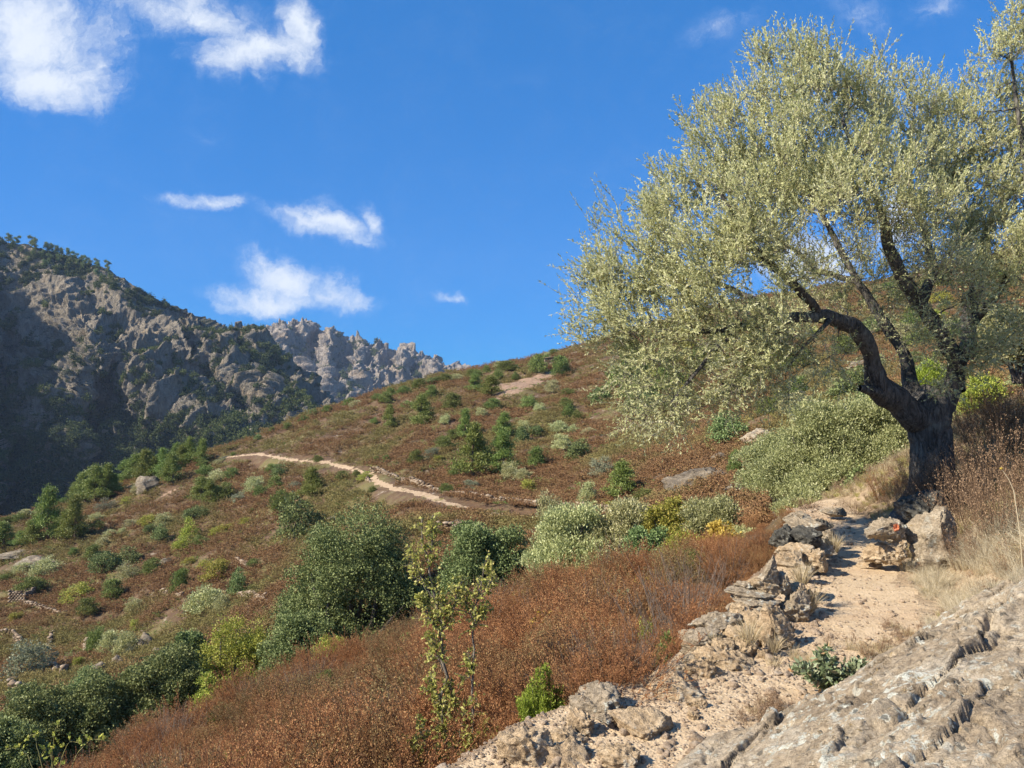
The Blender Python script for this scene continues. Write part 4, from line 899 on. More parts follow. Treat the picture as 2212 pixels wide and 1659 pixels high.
def dry_wall(pts, hpx, label, seed, hm=.9, course=5, group=None):
    rg = np.random.default_rng(seed); W3 = np.array([hit(a, b, 20) for a, b in pts]); mb = MB(); V1, T1 = ICO[1]
    sl = np.concatenate([[0], np.cumsum(np.linalg.norm(np.diff(W3, axis=0), axis=1))]); tot = sl[-1]; st = .34; n = int(tot / st) + 1
    c0 = W3.mean(0)
    for c in range(course):
        for k in range(n):
            if rg.uniform() < .06 + .05 * c: continue
            s_ = min(tot, k * st + rg.uniform(-.1, .1) + (c % 2) * .17); p = np.array([np.interp(s_, sl, W3[:, i]) for i in range(3)])
            p[2] = float(H(p[0], p[1])); p = p + np.array([rg.normal() * .06, rg.normal() * .06, (c + .35) * hm / course * (.75 + .5 * float(perlin(np.array([s_ * .25, seed, 0.])))) ])
            v = V1 * np.array([st * .62, .25, hm / course * .62]) * rg.uniform(.7, 1.25, 3) * (1 + .16 * rg.normal(size=(len(V1), 1))); a = rg.uniform(-.4, .4); cs, sn = math.cos(a), math.sin(a)
            v = np.stack([v[:, 0] * cs - v[:, 1] * sn, v[:, 0] * sn + v[:, 1] * cs, v[:, 2]], -1); mb.add(v + p - c0, None, T1, rg.uniform())
    me = mb.build('dry_stone_wall', M_wallst); o = link('dry_stone_wall', me, loc=c0); tag(o, label, 'wall', group); return o
g = NB('wall_stone'); M_wallst = g.done(g.mix(.5, g.ramp(g.attr('rnd'), [(0, (.16, .11, .07)), (.5, (.31, .23, .155)), (1, (.43, .34, .25))]), g.ramp(g.noise(5, 5, .7), [(.3, (.3, .3, .3)), (.65, (1, 1, 1))]), 'MULTIPLY'), .95)
GW = 'dry stone terrace walls on the hillside'
dry_wall([(800,1020),(812,1018),(835,1030),(870,1042),(905,1052),(935,1062)], 14, 'tallest dry stone wall holding up the bend of the far path', 1, .8, 5, GW)
dry_wall([(940,1062),(1000,1072),(1060,1080),(1110,1086),(1160,1092)], 9, 'long low dry stone wall above the straight part of the far path', 2, .5, 3, GW)
dry_wall([(1205,1100),(1240,1104),(1290,1110),(1340,1112)], 9, 'dry stone wall ending at the round grey green bush', 3, .7, 4, GW)
dry_wall([(945,1146),(980,1150),(1020,1152),(1060,1150)], 9, 'dry stone wall just above the second holm oak', 4, .8, 4, GW)
dry_wall([(792,1040),(800,1052),(806,1046)], 6, 'short broken wall at the bend of the far path', 5, .7, 3, GW)
dry_wall([(55,1308),(85,1318),(110,1324),(142,1329)], 8, 'short dry stone wall beside the ruined hut', 6, .7, 4, GW)
dry_wall([(110,1372),(108,1395),(104,1412)], 6, 'narrow wall running downhill below the ruined hut', 7, .6, 3, GW)
dry_wall([(95,1448),(120,1452),(140,1462)], 8, 'stone heap wall left of the jagged pale rock', 8, .8, 4, GW)
dry_wall([(0,1372),(25,1376),(45,1388)], 8, 'collapsed wall at the left edge of the hillside', 9, .7, 3, GW)
dry_wall([(350,1282),(375,1290),(395,1292)], 7, 'short wall left of the round olive bush mid slope', 10, .6, 3, GW)
dry_wall([(515,1292),(545,1290),(575,1298)], 8, 'stone wall behind the dark upright oak bush mid slope', 11, .7, 4, GW)
dry_wall([(512,1214),(525,1222),(535,1230)], 8, 'tiny curved wall in the middle of the brown slope', 12, .7, 3, GW)
dry_wall([(0,1482),(30,1490),(60,1500)], 8, 'wall fragment above the dark oaks at the lower left', 13, .6, 3, GW)
dry_wall([(184,1415),(188,1400),(190,1388)], 6, 'small wall stub by the grey green bushes lower left', 14, .7, 3, GW)
# ruined hut and the shed on the skyline
x, y, z = hit(38, 1300, 30); hut = empty('ruined_hut', (x, y, z - .1)); tag(hut, 'tiny roofless stone hut ruin at the left edge of the hillside', 'ruin')
def block_wall(p0, p1, h0, h1, th, seed, courses=7):
    rg = np.random.default_rng(seed); mb = MB(); V1, T1 = ICO[1]; L_ = np.linalg.norm(np.subtract(p1, p0)); n = max(2, int(L_ / .34)); d = np.subtract(p1, p0) / L_; a = math.atan2(d[1], d[0])
    for c in range(courses):
        for k in range(n + 1):
            f = min(1, (k + .5 * (c % 2)) / n); hh = h0 + (h1 - h0) * f
            if c / courses * 1.5 > hh: continue
            v = V1 * np.array([.22, th, .14]) * rg.uniform(.85, 1.15, 3) * (1 + .1 * rg.normal(size=(len(V1), 1))); v = np.stack([v[:, 0] * math.cos(a) - v[:, 1] * math.sin(a), v[:, 0] * math.sin(a) + v[:, 1] * math.cos(a), v[:, 2]], -1)
            mb.add(v + np.array([p0[0] + d[0] * L_ * f, p0[1] + d[1] * L_ * f, c * .21 + .1]), None, T1, rg.uniform())
    return mb.build('wall', M_wallst)
for a, b, h0, h1, s_ in (((-1, 0), (1, -.2), 1.3, 1.0, 1), ((-1, 0), (-.9, 1.6), 1.3, .8, 2), ((1, -.2), (1.1, 1.5), 1.1, 1.4, 3), ((-.9, 1.6), (1.1, 1.5), .9, 1.3, 4)): link('wall', block_wall(a, b, h0, h1, .18, s_), hut)
x, y, z = hit(1192, 790, 40); cab = empty('stone_shed', (x, y, z - .1)); tag(cab, 'small flat roofed stone shed on the skyline of the brown hill', 'shed')
link('wall', block_wall((-1.4, 0), (1.4, 0), 1.6, 1.6, .18, 7, 8), cab); link('wall', block_wall((-1.4, 0), (-1.4, 1.8), 1.6, 1.6, .18, 8, 8), cab); link('wall', block_wall((1.4, 0), (1.4, 1.8), 1.6, 1.6, .18, 9, 8), cab)
mb = MB(); bx = np.array([(a, b, c) for c in (1.68, 1.80) for b in (-.3, 2.1) for a in (-1.7, 1.7)]); bx[:, 2] += (bx[:, 0] > 0) * .25
mb.add(bx, [(0, 2, 3, 1), (4, 5, 7, 6), (0, 1, 5, 4), (2, 6, 7, 3), (0, 4, 6, 2), (1, 3, 7, 5)]); link('roof', mb.build('roof', M_wallst), cab)
# ------------------------------------------------------------------ bushes and pines of the far hillside: x, foot y, width, height (in the zoomed views they were read from)
A = [  # lower left view: photo = v * .44, + 973
 ('P',235,445,92,215),('P',368,445,85,180),('P',322,440,70,115),('P',163,462,80,100),('P',18,492,90,115),('P',105,470,60,60),('P',420,255,85,120),('P',470,262,95,150),('P',522,240,75,145),('P',560,215,60,80),('P',380,240,60,70),
 ('P',612,160,64,90),('P',662,150,70,110),('P',712,160,80,130),('P',758,150,66,100),('P',802,140,70,125),('P',846,168,76,130),('P',893,92,56,100),('P',930,80,60,120),('P',992,72,52,105),('P',690,110,50,80),('P',870,60,50,80),
 ('P',990,258,84,105),('P',1032,268,60,100),('P',1530,238,92,125),
 ('O',1458,430,165,185),('J',1395,300,112,95),('O',950,345,85,62),('O',995,328,60,44),('J',1100,240,100,62),('G',1172,256,66,46),('V',1252,203,92,72),('J',1283,225,62,48),('J',1352,190,76,52),('J',1332,118,56,44),('O',1376,128,78,55),('J',1010,122,76,46),('V',1080,150,92,50),('J',1137,140,58,46),
 ('V',680,216,62,46),('G',520,305,84,60),('V',470,348,76,36),('J',480,385,60,36),('Y',732,370,86,56),('V',802,380,74,62),('O',742,402,54,40),('O',790,442,82,66),('Y',936,460,84,118),('Y',905,486,92,60),('J',985,470,66,44),('V',640,384,66,36),('Y',1056,420,52,44),('Y',1120,400,100,36),('Y',1205,362,62,30),
 ('O',512,608,126,96),('O',632,560,112,74),('J',452,545,82,68),('V',642,640,94,84),('J',742,618,92,68),('V',232,612,124,80),('V',112,608,96,46),('J',360,525,42,32),('J',150,700,112,62),('Y',376,738,136,78),('J',552,722,104,74),('J',430,812,84,70),('V',655,800,72,66),('J',880,700,84,98),('Y',1062,640,140,96),('Y',1000,585,60,46),
 ('O',1170,715,86,122),('V',1000,792,158,126),('V',1088,792,62,74),('J',1245,697,52,32),('J',1246,578,50,38),('Y',82,842,62,44),('J',468,985,96,100),('V',535,992,110,92),('V',622,1005,102,108),('Y',662,890,52,52),('G',140,1110,196,160),('Y',380,1060,42,42),('O',432,1165,112,84),
 ('J',20,642,46,28),('J',30,372,64,40),('J',92,345,72,34),('Y',620,270,44,36),('V',500,470,64,36),('V',545,430,60,36),('Y',930,560,60,30),('V',600,415,46,30),('J',1850,60,40,26),('Y',1790,150,70,40),('J',1685,150,70,36),('G',640,1010,50,50),('J',1560,60,50,30),('G',1450,190,60,34),('J',1750,130,40,30)]
B = [  # middle view: photo = v * .4, + (796, 752)
 ('P',565,700,132,245),('P',722,688,112,200),('P',732,482,76,110),('P',286,430,90,150),('P',114,442,60,112),('P',524,500,72,142),('P',574,242,60,80),('P',660,258,86,90),('P',1372,822,122,172),
 ('J',95,300,84,52),('J',340,276,62,62),('J',212,322,72,32),('J',455,332,96,74),('J',702,180,62,54),('J',745,125,86,46),('J',915,138,84,88),('J',950,85,56,40),('J',795,176,38,40),('J',586,162,56,42),('J',1040,152,104,94),('V',994,244,74,64),('J',862,326,74,62),('V',925,340,52,42),('J',672,332,74,50),('V',610,374,62,44),('J',1000,40,64,30),
 ('J',1068,322,64,46),('J',1086,378,66,62),('J',1130,390,74,46),('O',1256,305,114,92),('V',1030,462,84,62),('V',1110,466,72,50),('V',1186,475,74,46),('V',1040,556,84,78),('O',1142,602,136,100),('O',905,468,72,46),('O',828,520,92,84),('V',835,450,60,50),('J',908,642,92,92),('J',408,542,82,60),('J',458,500,76,52),('J',250,624,84,62),('G',336,596,74,56),('J',476,692,78,72),('V',764,716,86,92),('V',832,720,84,62),('Y',868,782,96,70),('J',640,604,64,62),('V',410,412,64,52),
 ('V',1182,850,104,112),('J',1490,852,110,84),('V',984,925,130,136),('O',1930,522,170,160),('J',1972,690,66,110),('J',30,412,42,30),('J',92,622,44,36),('J',22,782,44,32),('Y',374,618,52,36),('J',1115,624,38,36),('V',1326,502,54,42),('G',1262,702,126,100),('J',420,790,70,50),('G',560,760,90,44),('Y',1050,950,100,50),('V',1140,870,60,40),('Y',1300,880,90,44),('V',700,110,60,36),('J',280,205,70,34),('J',1080,255,70,36),('O',520,60 + 80,10,10)]
rgx = random.Random(44); PL = []
for k, x, y, w, h in A: PL.append((k, x * .44, y * .44 + 973, w * .44, h * .44))
for k, x, y, w, h in B:
    if w > 12: PL.append((k, x * .4 + 796, y * .4 + 752, w * .4, h * .4))
# skyline shrubs and the slope seen through and beyond the olive
for i in range(22):
    px = 560 + i * 31 + rgx.uniform(-10, 10); sk = np.interp(px, [560, 720, 1000, 1230], [938, 882, 806, 766]); PL.append((rgx.choice('JJJVO'), px, sk + rgx.uniform(4, 16), rgx.uniform(14, 30), rgx.uniform(9, 17)))
for i in range(13): 
    px = 10 + i * 42 + rgx.uniform(-10, 10); sk = np.interp(px, [0, 300, 500, 600], [1130, 1030, 985, 940]); PL.append((rgx.choice('JJVY'), px, sk + rgx.uniform(4, 14), rgx.uniform(14, 30), rgx.uniform(10, 17)))
for i in range(125):
    px = rgx.uniform(1330, 2240); top = np.interp(px, [1300, 1700, 2212], [760, 640, 560]); py = rgx.uniform(top, 905); s = np.interp(py, [top, 905], [24, 66]) * rgx.uniform(.6, 1.3)
    PL.append((rgx.choice('JJOOVYVJ'), px, py, s, s * rgx.uniform(.6, .9)))
KIND = {'P': ('pine', 'pine_tree', 'pine', 'pine tree', 'young pines on the hillside'), 'J': ('juniper', 'bush', 'bright green bush', 'bush', 'green bushes on the hillside'), 'G': ('grey_shrub', 'shrub', 'dull grey shrub', 'shrub', 'grey shrubs on the hillside'),
        'V': ('olive_bush', 'bush', 'grey green bush', 'bush', 'grey green bushes on the hillside'), 'O': ('oak_bush', 'bush', 'dark green bush', 'bush', 'dark green bushes on the hillside'), 'Y': ('yellow_shrub', 'shrub', 'yellow green shrub', 'shrub', 'yellow green shrubs on the hillside')}
LM = [(806, 1030, 'the bend of the far path'), (500, 985, 'the left end of the far path'), (1020, 1000, 'the tall mid slope pine'), (1160, 1105, 'the right end of the far path'), (640, 1150, 'the round oak bush'),
      (105, 1150, 'the lone tall pine at the left'), (28, 1285, 'the ruined stone hut'), (1190, 778, 'the skyline shed'), (1000, 806, 'the notch where hill meets peaks'), (1508, 1028, 'the broad grey rock slab'), (520, 1235, 'the tiny curved wall'),
      (440, 1310, 'the round olive bush mid slope'), (1300, 870, 'the lowest olive branches at left'), (230, 1440, 'the jagged pale rocks lower left'), (350, 1040, 'the grey crag on the ridge'), (640, 930, 'the left shoulder of the hill crest'), (1850, 700, 'the big bent limb of the olive'), (2130, 760, 'the right fork of the olive trunk'), (1600, 740, 'the low olive boughs'), (950, 900, 'the lone pines on the upper slope'), (380, 1140, 'the twin pines below the ridge')]
bk = {}; items = []
for k, px, py, w, h in PL:
    lx, ly, nm = min(LM, key=lambda l: math.hypot(l[0] - px, (l[1] - py) * 1.4)); dx, dy = px - lx, py - ly
    side = ('right of ' if dx > 0 else 'left of ') if abs(dx) > abs(dy) else ('below ' if dy > 0 else 'above ')
    sz = 'large' if w > 38 or h > 60 else 'small' if w < 25 else ''
    key = (k, sz, side + nm); bk.setdefault(key, []).append((math.hypot(dx, dy), len(items))); items.append((k, px, py, w, h))
ORD = ['nearest', 'second nearest', 'third nearest', 'fourth nearest', 'fifth nearest', 'sixth nearest', 'seventh nearest', 'eighth nearest', 'ninth nearest', 'tenth nearest', 'eleventh nearest', 'twelfth nearest', 'thirteenth nearest', 'fourteenth nearest', 'fifteenth nearest', 'sixteenth nearest']
for (k, sz, wh), L_ in bk.items():
    L_.sort()
    for o_, (dd, ix) in enumerate(L_):
        _, px, py, w, h = items[ix]; kk, nm, col, cat, grp = KIND[k]
        x, y, z = hit(px, py, 19); 
        if abs(py - (lambda s: 0)(0)) < 0: continue
        lab = (ORD[min(o_, 15)] + ' ' if len(L_) > 1 else '') + (sz + ' ' if sz else '') + col + ' ' + wh
        plant(kk, nm, x, y, z, w / F * y * (1.75 if k == 'P' else 1.3), h / F * y * (1.3 if k == 'P' else 1.25), lab, cat, grp, crown='crown' if k == 'P' else 'foliage', stem='trunk' if k == 'P' else 'stem', sink=.06)
print('plants', len(PL))

# yellow-green low growth and grass among the heath of the far hillside
LOWG = heath_tuft('low_green', 61, w=1.2, h=.4, ntw=8, nleaf=260, ln=.11, wd=.02, mat=M_ygrass, tw=.006, spread=.9); LOWJ = heath_tuft('low_dark_green', 62, w=1.2, h=.45, ntw=8, nleaf=260, ln=.10, wd=.03, mat=M_juni, tw=.006, spread=.9)
x, y = sample_px(30000, -.95, 1.0, 17, 215); nn = fbm(P3(x, y) / 7, 3, 72) + fbm(P3(x, y) / 1.9, 2, 75) * .5; k = (nn > .30) & (path_dist(x, y, FP) > 1.2); x, y = x[k], y[k]; s = rng.uniform(.35, .9, len(x)) * np.interp(y, [17, 40, 100, 200], [.55, .8, 1.05, 1.3]); 
bx_ = np.array([(o.location.x, o.location.y, max(o.scale)) for o in bpy.data.objects if o.parent is None and o.name.split('.')[0] in ('bush', 'shrub', 'pine_tree') and o.location.y > 17]); bx_ = np.repeat(bx_, 9, 0); m_ = len(bx_)
xx_ = bx_[:, 0] + rng.normal(size=m_) * bx_[:, 2] * .75; yy_ = bx_[:, 1] + rng.normal(size=m_) * bx_[:, 2] * .75; x = np.concatenate([x, xx_]); y = np.concatenate([y, yy_]); s = np.concatenate([s, rng.uniform(.3, .8, m_) * np.clip(bx_[:, 2] * .6, .4, 1.6)]); kd = np.concatenate([(rng.uniform(0, 1, len(x) - m_) < .3), rng.uniform(0, 1, m_) < .75]).astype(int)
til = ground_normal_tilt(x, y, .8); til[:, 2] = rng.uniform(0, 6.28, len(x))
scatter('hillside_grass', [LOWG, LOWJ], np.stack([x, y, H(x, y) - .04], -1), til, np.stack([s, s, s * .8], -1), kd, 'patches of yellow green grass and low scrub on the far hillside', 'grass')

# ------------------------------------------------------------------ holm oaks and big silver bushes in the dip
def big_tree(name, px, py, d, wpx, hpx, mat, label, cat, seed, nl, ln, wd, nlobes=26, depth=.9, bark=None, group=None, up=.3, extra=None, bigstem=.05, jag=.25, trunk_h=0, twigs=0):
    rg = np.random.default_rng(seed); base = W(px, py, d); w = wpx / F * d * 1.16; h = hpx / F * d * 1.14; t = empty(name, base); mb = MB(); tb = MB()
    lob = blob_lobes(w, w * depth, h, int(nlobes * 1.8) if mat is M_oak else nlobes, rg, z0=.06, sz=(.17, .30) if mat is M_oak else (.22, .38))
    if extra: lob += [(a * w, b * w, c * h, r_ * w, r_ * w, r_ * w * .9) for a, b, c, r_ in extra]
    if trunk_h: lob = [(a, b, c * (1 - trunk_h) + h * trunk_h, e, f, g_ * (1 - trunk_h * .5)) for a, b, c, e, f, g_ in lob]
    crown_leaves(mb, lob, nl, ln, wd, rg, .62 if mat is M_oak else .45, up, .85, jag=jag * (.6 if mat is M_oak else 1))
    stems(tb, lob, 16, w * bigstem * .5, rg, z0=-.4, lean=w * .05)
    if twigs: stems(tb, lob, twigs, .02, rg, z0=.2, lean=w * .1)
    link('crown', mb.build('crown', mat), t); link('trunk', tb.build('trunk', bark or M_bark), t); tag(t, label, cat, group); return t
GO = 'holm oaks in the dip'
big_tree('holm_oak', 765, 1460, 30, 320, 345, M_oak, 'largest dark holm oak, standing in the centre left of the picture', 'tree', 71, 120000, .066, .032, 44, extra=[(.05, 0, .80, .17), (-.25, 0, .2, .2), (-.3, -.1, .12, .2)], group=GO)
big_tree('holm_oak', 655, 1480, 27, 180, 150, M_oak, 'lower grey green holm oak spreading at the left foot of the largest oak', 'tree', 72, 36000, .07, .028, 20, group=GO)
big_tree('holm_oak', 1048, 1335, 28, 225, 205, M_oak, 'round dark holm oak behind the yellow sapling, left of the silver bushes', 'tree', 73, 64000, .066, .032, 26, group=GO)
big_tree('holm_oak', 410, 1510, 33, 92, 150, M_oak, 'small dark holm oak topping the left group, left of the yellow green tree', 'tree', 74, 26000, .08, .030, 16, group=GO)
big_tree('holm_oak', 350, 1600, 29, 220, 200, M_oak, 'broad dark holm oak in the middle of the lower left group', 'tree', 75, 64000, .066, .032, 26, group=GO)
big_tree('holm_oak', 215, 1640, 28, 210, 185, M_oak, 'dark holm oak at the left of the broad oak in the lower left group', 'tree', 76, 64000, .066, .032, 24, group=GO)
big_tree('holm_oak', 80, 1680, 27, 230, 205, M_oak, 'holm oak at the left edge in the lower left group', 'tree', 77, 64000, .066, .032, 24, group=GO)
big_tree('holm_oak', 20, 1745, 21, 180, 180, M_oak, 'dark holm oak in the very lower left corner', 'tree', 78, 40000, .062, .024, 22, group=GO)
big_tree('holm_oak', 190, 1515, 36, 70, 60, M_oak, 'small rounded oak above the lower left group of oaks', 'tree', 79, 9000, .085, .03, 10, group=GO)
big_tree('yellow_green_tree', 515, 1520, 31, 160, 180, M_yel, 'yellow green tree with visible limbs between the dark oaks', 'tree', 80, 24000, .075, .026, 22, up=0, jag=.4, bark=M_barkl, twigs=14)
big_tree('yellow_green_tree', 455, 1600, 27, 90, 140, M_yel, 'lower yellow green tree just above the rust heath, beside the oaks', 'tree', 81, 11000, .07, .024, 12, jag=.4, bark=M_barkl)
big_tree('green_shrub', 715, 1440, 24, 90, 60, M_yel, 'bright green low shrub at the foot of the largest oak', 'shrub', 82, 7000, .06, .02, 9)
GSLV = 'silver grey bushes in the dip'
big_tree('silver_bush', 1240, 1275, 22, 200, 185, M_silver, 'broad silver grey bush right of the round dark oak', 'bush', 83, 56000, .075, .017, 24, group=GSLV, up=1.1)
big_tree('silver_bush', 1360, 1230, 21.5, 180, 150, M_silver, 'tall silver grey bush behind the broad one', 'bush', 84, 42000, .075, .017, 20, group=GSLV, up=1.1)
big_tree('silver_bush', 1535, 1165, 20, 130, 85, M_olive2, 'grey green bush left of the golden shrub', 'bush', 85, 22000, .07, .016, 14, group=GSLV, up=1)
big_tree('silver_bush', 1600, 1190, 15.5, 120, 40, M_silver, 'low silver sprays between golden shrub and black stones', 'bush', 185, 9000, .06, .013, 10, group=GSLV, up=1)
big_tree('green_bush', 1400, 1270, 18.5, 130, 125, M_oak, 'dark green bush in front of the silver bushes', 'bush', 86, 22000, .055, .022, 14)
big_tree('green_bush', 1300, 1310, 17, 90, 50, M_yel, 'low green shrub under the broad silver bush', 'bush', 186, 6000, .05, .02, 8)
big_tree('yellow_green_bush', 1445, 1185, 20.5, 110, 100, M_yel, 'yellow green bush behind the dark green bush', 'bush', 87, 14000, .065, .024, 14, jag=.35)
big_tree('yellow_green_bush', 1480, 1235, 15.5, 130, 78, M_yel, 'low yellow green bush left of the golden shrub, next to the heath', 'bush', 88, 17000, .05, .014, 14, up=.8)
big_tree('golden_shrub', 1562, 1215, 15, 70, 82, M_gold, 'golden yellow shrub behind the rust heath', 'shrub', 89, 5200, .055, .024, 12, jag=.45)
GB = 'grey green wild olive bushes behind the path'
big_tree('wild_olive', 1700, 1075, 17, 210, 140, M_olive2, 'left wild olive bush beyond the head of the path', 'bush', 90, 52000, .05, .012, 30, group=GB, up=.7)
big_tree('wild_olive', 1800, 1115, 15.5, 260, 245, M_olive2, 'largest wild olive bush, rising behind the path left of the trunk', 'bush', 91, 110000, .05, .011, 44, group=GB, up=.7)
big_tree('wild_olive', 1920, 1100, 15, 180, 235, M_olive2, 'wild olive bush directly left of the olive trunk', 'bush', 92, 60000, .05, .011, 32, group=GB, up=.7)
big_tree('wild_olive', 1740, 1135, 13.8, 120, 80, M_olive2, 'low wild olive bush in front of the largest one', 'bush', 93, 14000, .052, .012, 12, group=GB, up=.7)
big_tree('wild_olive', 2080, 1080, 16, 170, 190, M_olive2, 'wild olive bush hidden behind the trunk on its right', 'bush', 94, 24000, .058, .014, 18, group=GB, up=.7)
big_tree('green_bush', 1870, 1120, 13.2, 80, 110, M_oak, 'dark green bush in the shade left of the olive trunk', 'bush', 95, 10000, .045, .018, 12)
big_tree('bright_bush', 2005, 900, 21, 90, 110, M_erica, 'vivid yellow green bush seen through the fork of the olive', 'bush', 96, 16000, .08, .014, 12, up=1)
big_tree('bright_bush', 1965, 915, 20, 110, 60, M_erica, 'low vivid yellow green bush under the big olive limb', 'bush', 97, 12000, .08, .014, 12, up=1)
big_tree('broom_bush', 2125, 905, 15, 90, 90, M_yel, 'olive yellow rounded bush right of the trunk by the pale ledge', 'bush', 98, 13000, .055, .015, 12, up=.6)
big_tree('green_bush', 2200, 800, 24, 150, 150, M_olive2, 'leafy bush at the right edge above the pale ledges', 'bush', 99, 26000, .08, .03, 16)
# ------------------------------------------------------------------ the old olive tree
def olive():
    rg = np.random.default_rng(2024); D0 = 9.3
    root = W(2012, 1092, D0); t = empty('olive_tree', root); tag(t, 'large old olive tree with a dark forked trunk leaning over the footpath', 'tree')
    # limbs: photo x, y, distance, radius
    L = {
     'trunk': [(2016,1120,9.3,.40),(2014,1080,9.3,.34),(2014,1030,9.3,.285),(2012,980,9.3,.27),(2010,940,9.3,.275),(2010,900,9.3,.30),(2018,868,9.3,.27),(2030,845,9.3,.2)],
     'A': [(2000,915,9.3,.22),(1965,885,9.2,.20),(1925,865,9.1,.175),(1893,835,9.0,.165),(1885,795,8.95,.135),(1880,760,8.9,.125),(1862,725,8.8,.115),(1835,698,8.7,.105),(1795,682,8.6,.095),(1745,682,8.5,.085),(1690,690,8.4,.07),(1630,700,8.3,.055),(1570,712,8.2,.04),(1500,720,8.1,.028)],
     'stub': [(1905,850,9.0,.10),(1875,842,8.9,.07),(1856,838,8.85,.045)],
     'B': [(2020,895,9.4,.19),(1988,862,9.5,.15),(1968,840,9.6,.12),(1962,800,9.7,.09),(1950,760,9.8,.085),(1925,715,9.9,.08),(1890,660,10,.07),(1850,600,10.1,.06),(1815,540,10.2,.05),(1780,470,10.3,.035),(1740,380,10.4,.022)],
     'C': [(2035,880,9.3,.19),(2062,830,9.2,.15),(2068,780,9.1,.12),(2035,720,9.0,.11),(1995,670,8.9,.105),(1962,620,8.8,.095),(1940,580,8.75,.085),(1915,530,8.7,.07),(1912,480,8.6,.055),(1890,420,8.5,.042),(1850,340,8.4,.03),(1820,260,8.4,.018)],
     'D': [(2060,840,9.3,.13),(2078,780,9.4,.12),(2090,720,9.6,.11),(2105,640,9.8,.09),(2118,560,10,.075),(2130,500,10.1,.06),(2170,430,10.2,.05),(2215,380,10.3,.04),(2250,300,10.3,.028)],
     'E': [(1990,662,8.9,.08),(2010,600,9.2,.07),(2000,520,9.5,.06),(1975,450,9.7,.045),(1960,360,9.8,.035),(1970,260,9.9,.02)],
     'F': [(2095,700,9.6,.08),(2150,640,9.3,.07),(2200,560,9.1,.06),(2225,440,9.0,.05),(2212,320,9.0,.04),(2195,220,9.0,.03),(2185,120,9.0,.018)],
     'G': [(1770,683,8.55,.06),(1740,640,8.3,.055),(1700,600,8.1,.05),(1650,560,7.9,.042),(1600,500,7.8,.034),(1560,420,7.7,.022)],
     'H': [(1690,690,8.4,.05),(1640,650,8.7,.045),(1570,620,9.0,.038),(1500,590,9.2,.03),(1430,560,9.3,.02)],
     'I': [(1800,684,8.6,.035),(1770,715,8.2,.026),(1735,750,8.0,.018),(1705,790,7.9,.011)],
     'J': [(1600,706,8.2,.035),(1540,760,8.0,.03),(1490,820,7.9,.022),(1450,870,7.9,.014)],
     'K': [(1855,605,10.1,.05),(1800,600,10.4,.045),(1730,560,10.7,.038),(1660,500,10.8,.03),(1620,420,10.9,.02)],
    }
    nodes = []; rads = []
    def dens(p, n):
        p = np.array(p, float); k = np.linspace(0, len(p) - 1, n); a = np.stack([np.interp(k, np.arange(len(p)), p[:, i]) for i in range(4)], -1)
        for _ in range(3): a[1:-1] = (a[:-2] + 2 * a[1:-1] + a[2:]) / 4
        return a
    Ro = np.array(root)
    for k, p in L.items():
        a = dens(p, 60 if k in 'trunk' else 44); P_ = np.stack([W(*q[:3]) for q in a]); r = a[:, 3] * .82
        if k != 'trunk': P_ = P_ + fbm(P_ * 2.2, 3, 33)[:, None] * rg.normal(size=3) * .03
        mb = MB(); n = 40 if k == 'trunk' else 18 if r[0] > .07 else 10; tube(mb, P_ - Ro, r, n)
        Vv = mb.V[0]; ctr = np.repeat(P_ - Ro, n, 0); dv = unit(Vv - ctr); rr = np.repeat(r, n)
        q = Vv * np.array([1, 1, .28]); Vv = Vv + dv * (rr * (.22 * (ridged(q * 3.2, 4, 55) - .55) + .20 * fbm(Vv * 2.0, 3, 56)))[:, None] * (1 if k == 'trunk' or r[0] > .1 else .6)
        if k == 'trunk':
            ang = np.tile(np.arange(n) * 2 * math.pi / n, 60); low = sstep(1040, 1125, np.repeat(a[:, 1], n)); Vv = Vv + dv * (rr * low * (.35 + .45 * np.maximum(0, np.sin(ang * 4 + 1))))[:, None]
        mb.V[0] = Vv; o = link('trunk' if k == 'trunk' else 'limb', mb.build('limb', M_bark_o, smooth=True), t)
        if k != 'stub':
            st = 6 if k != 'trunk' else 999
            if k != 'trunk': nodes.append(P_[8:]); rads.append(r[8:])
    nodes = np.concatenate(nodes); rads = np.concatenate(rads)
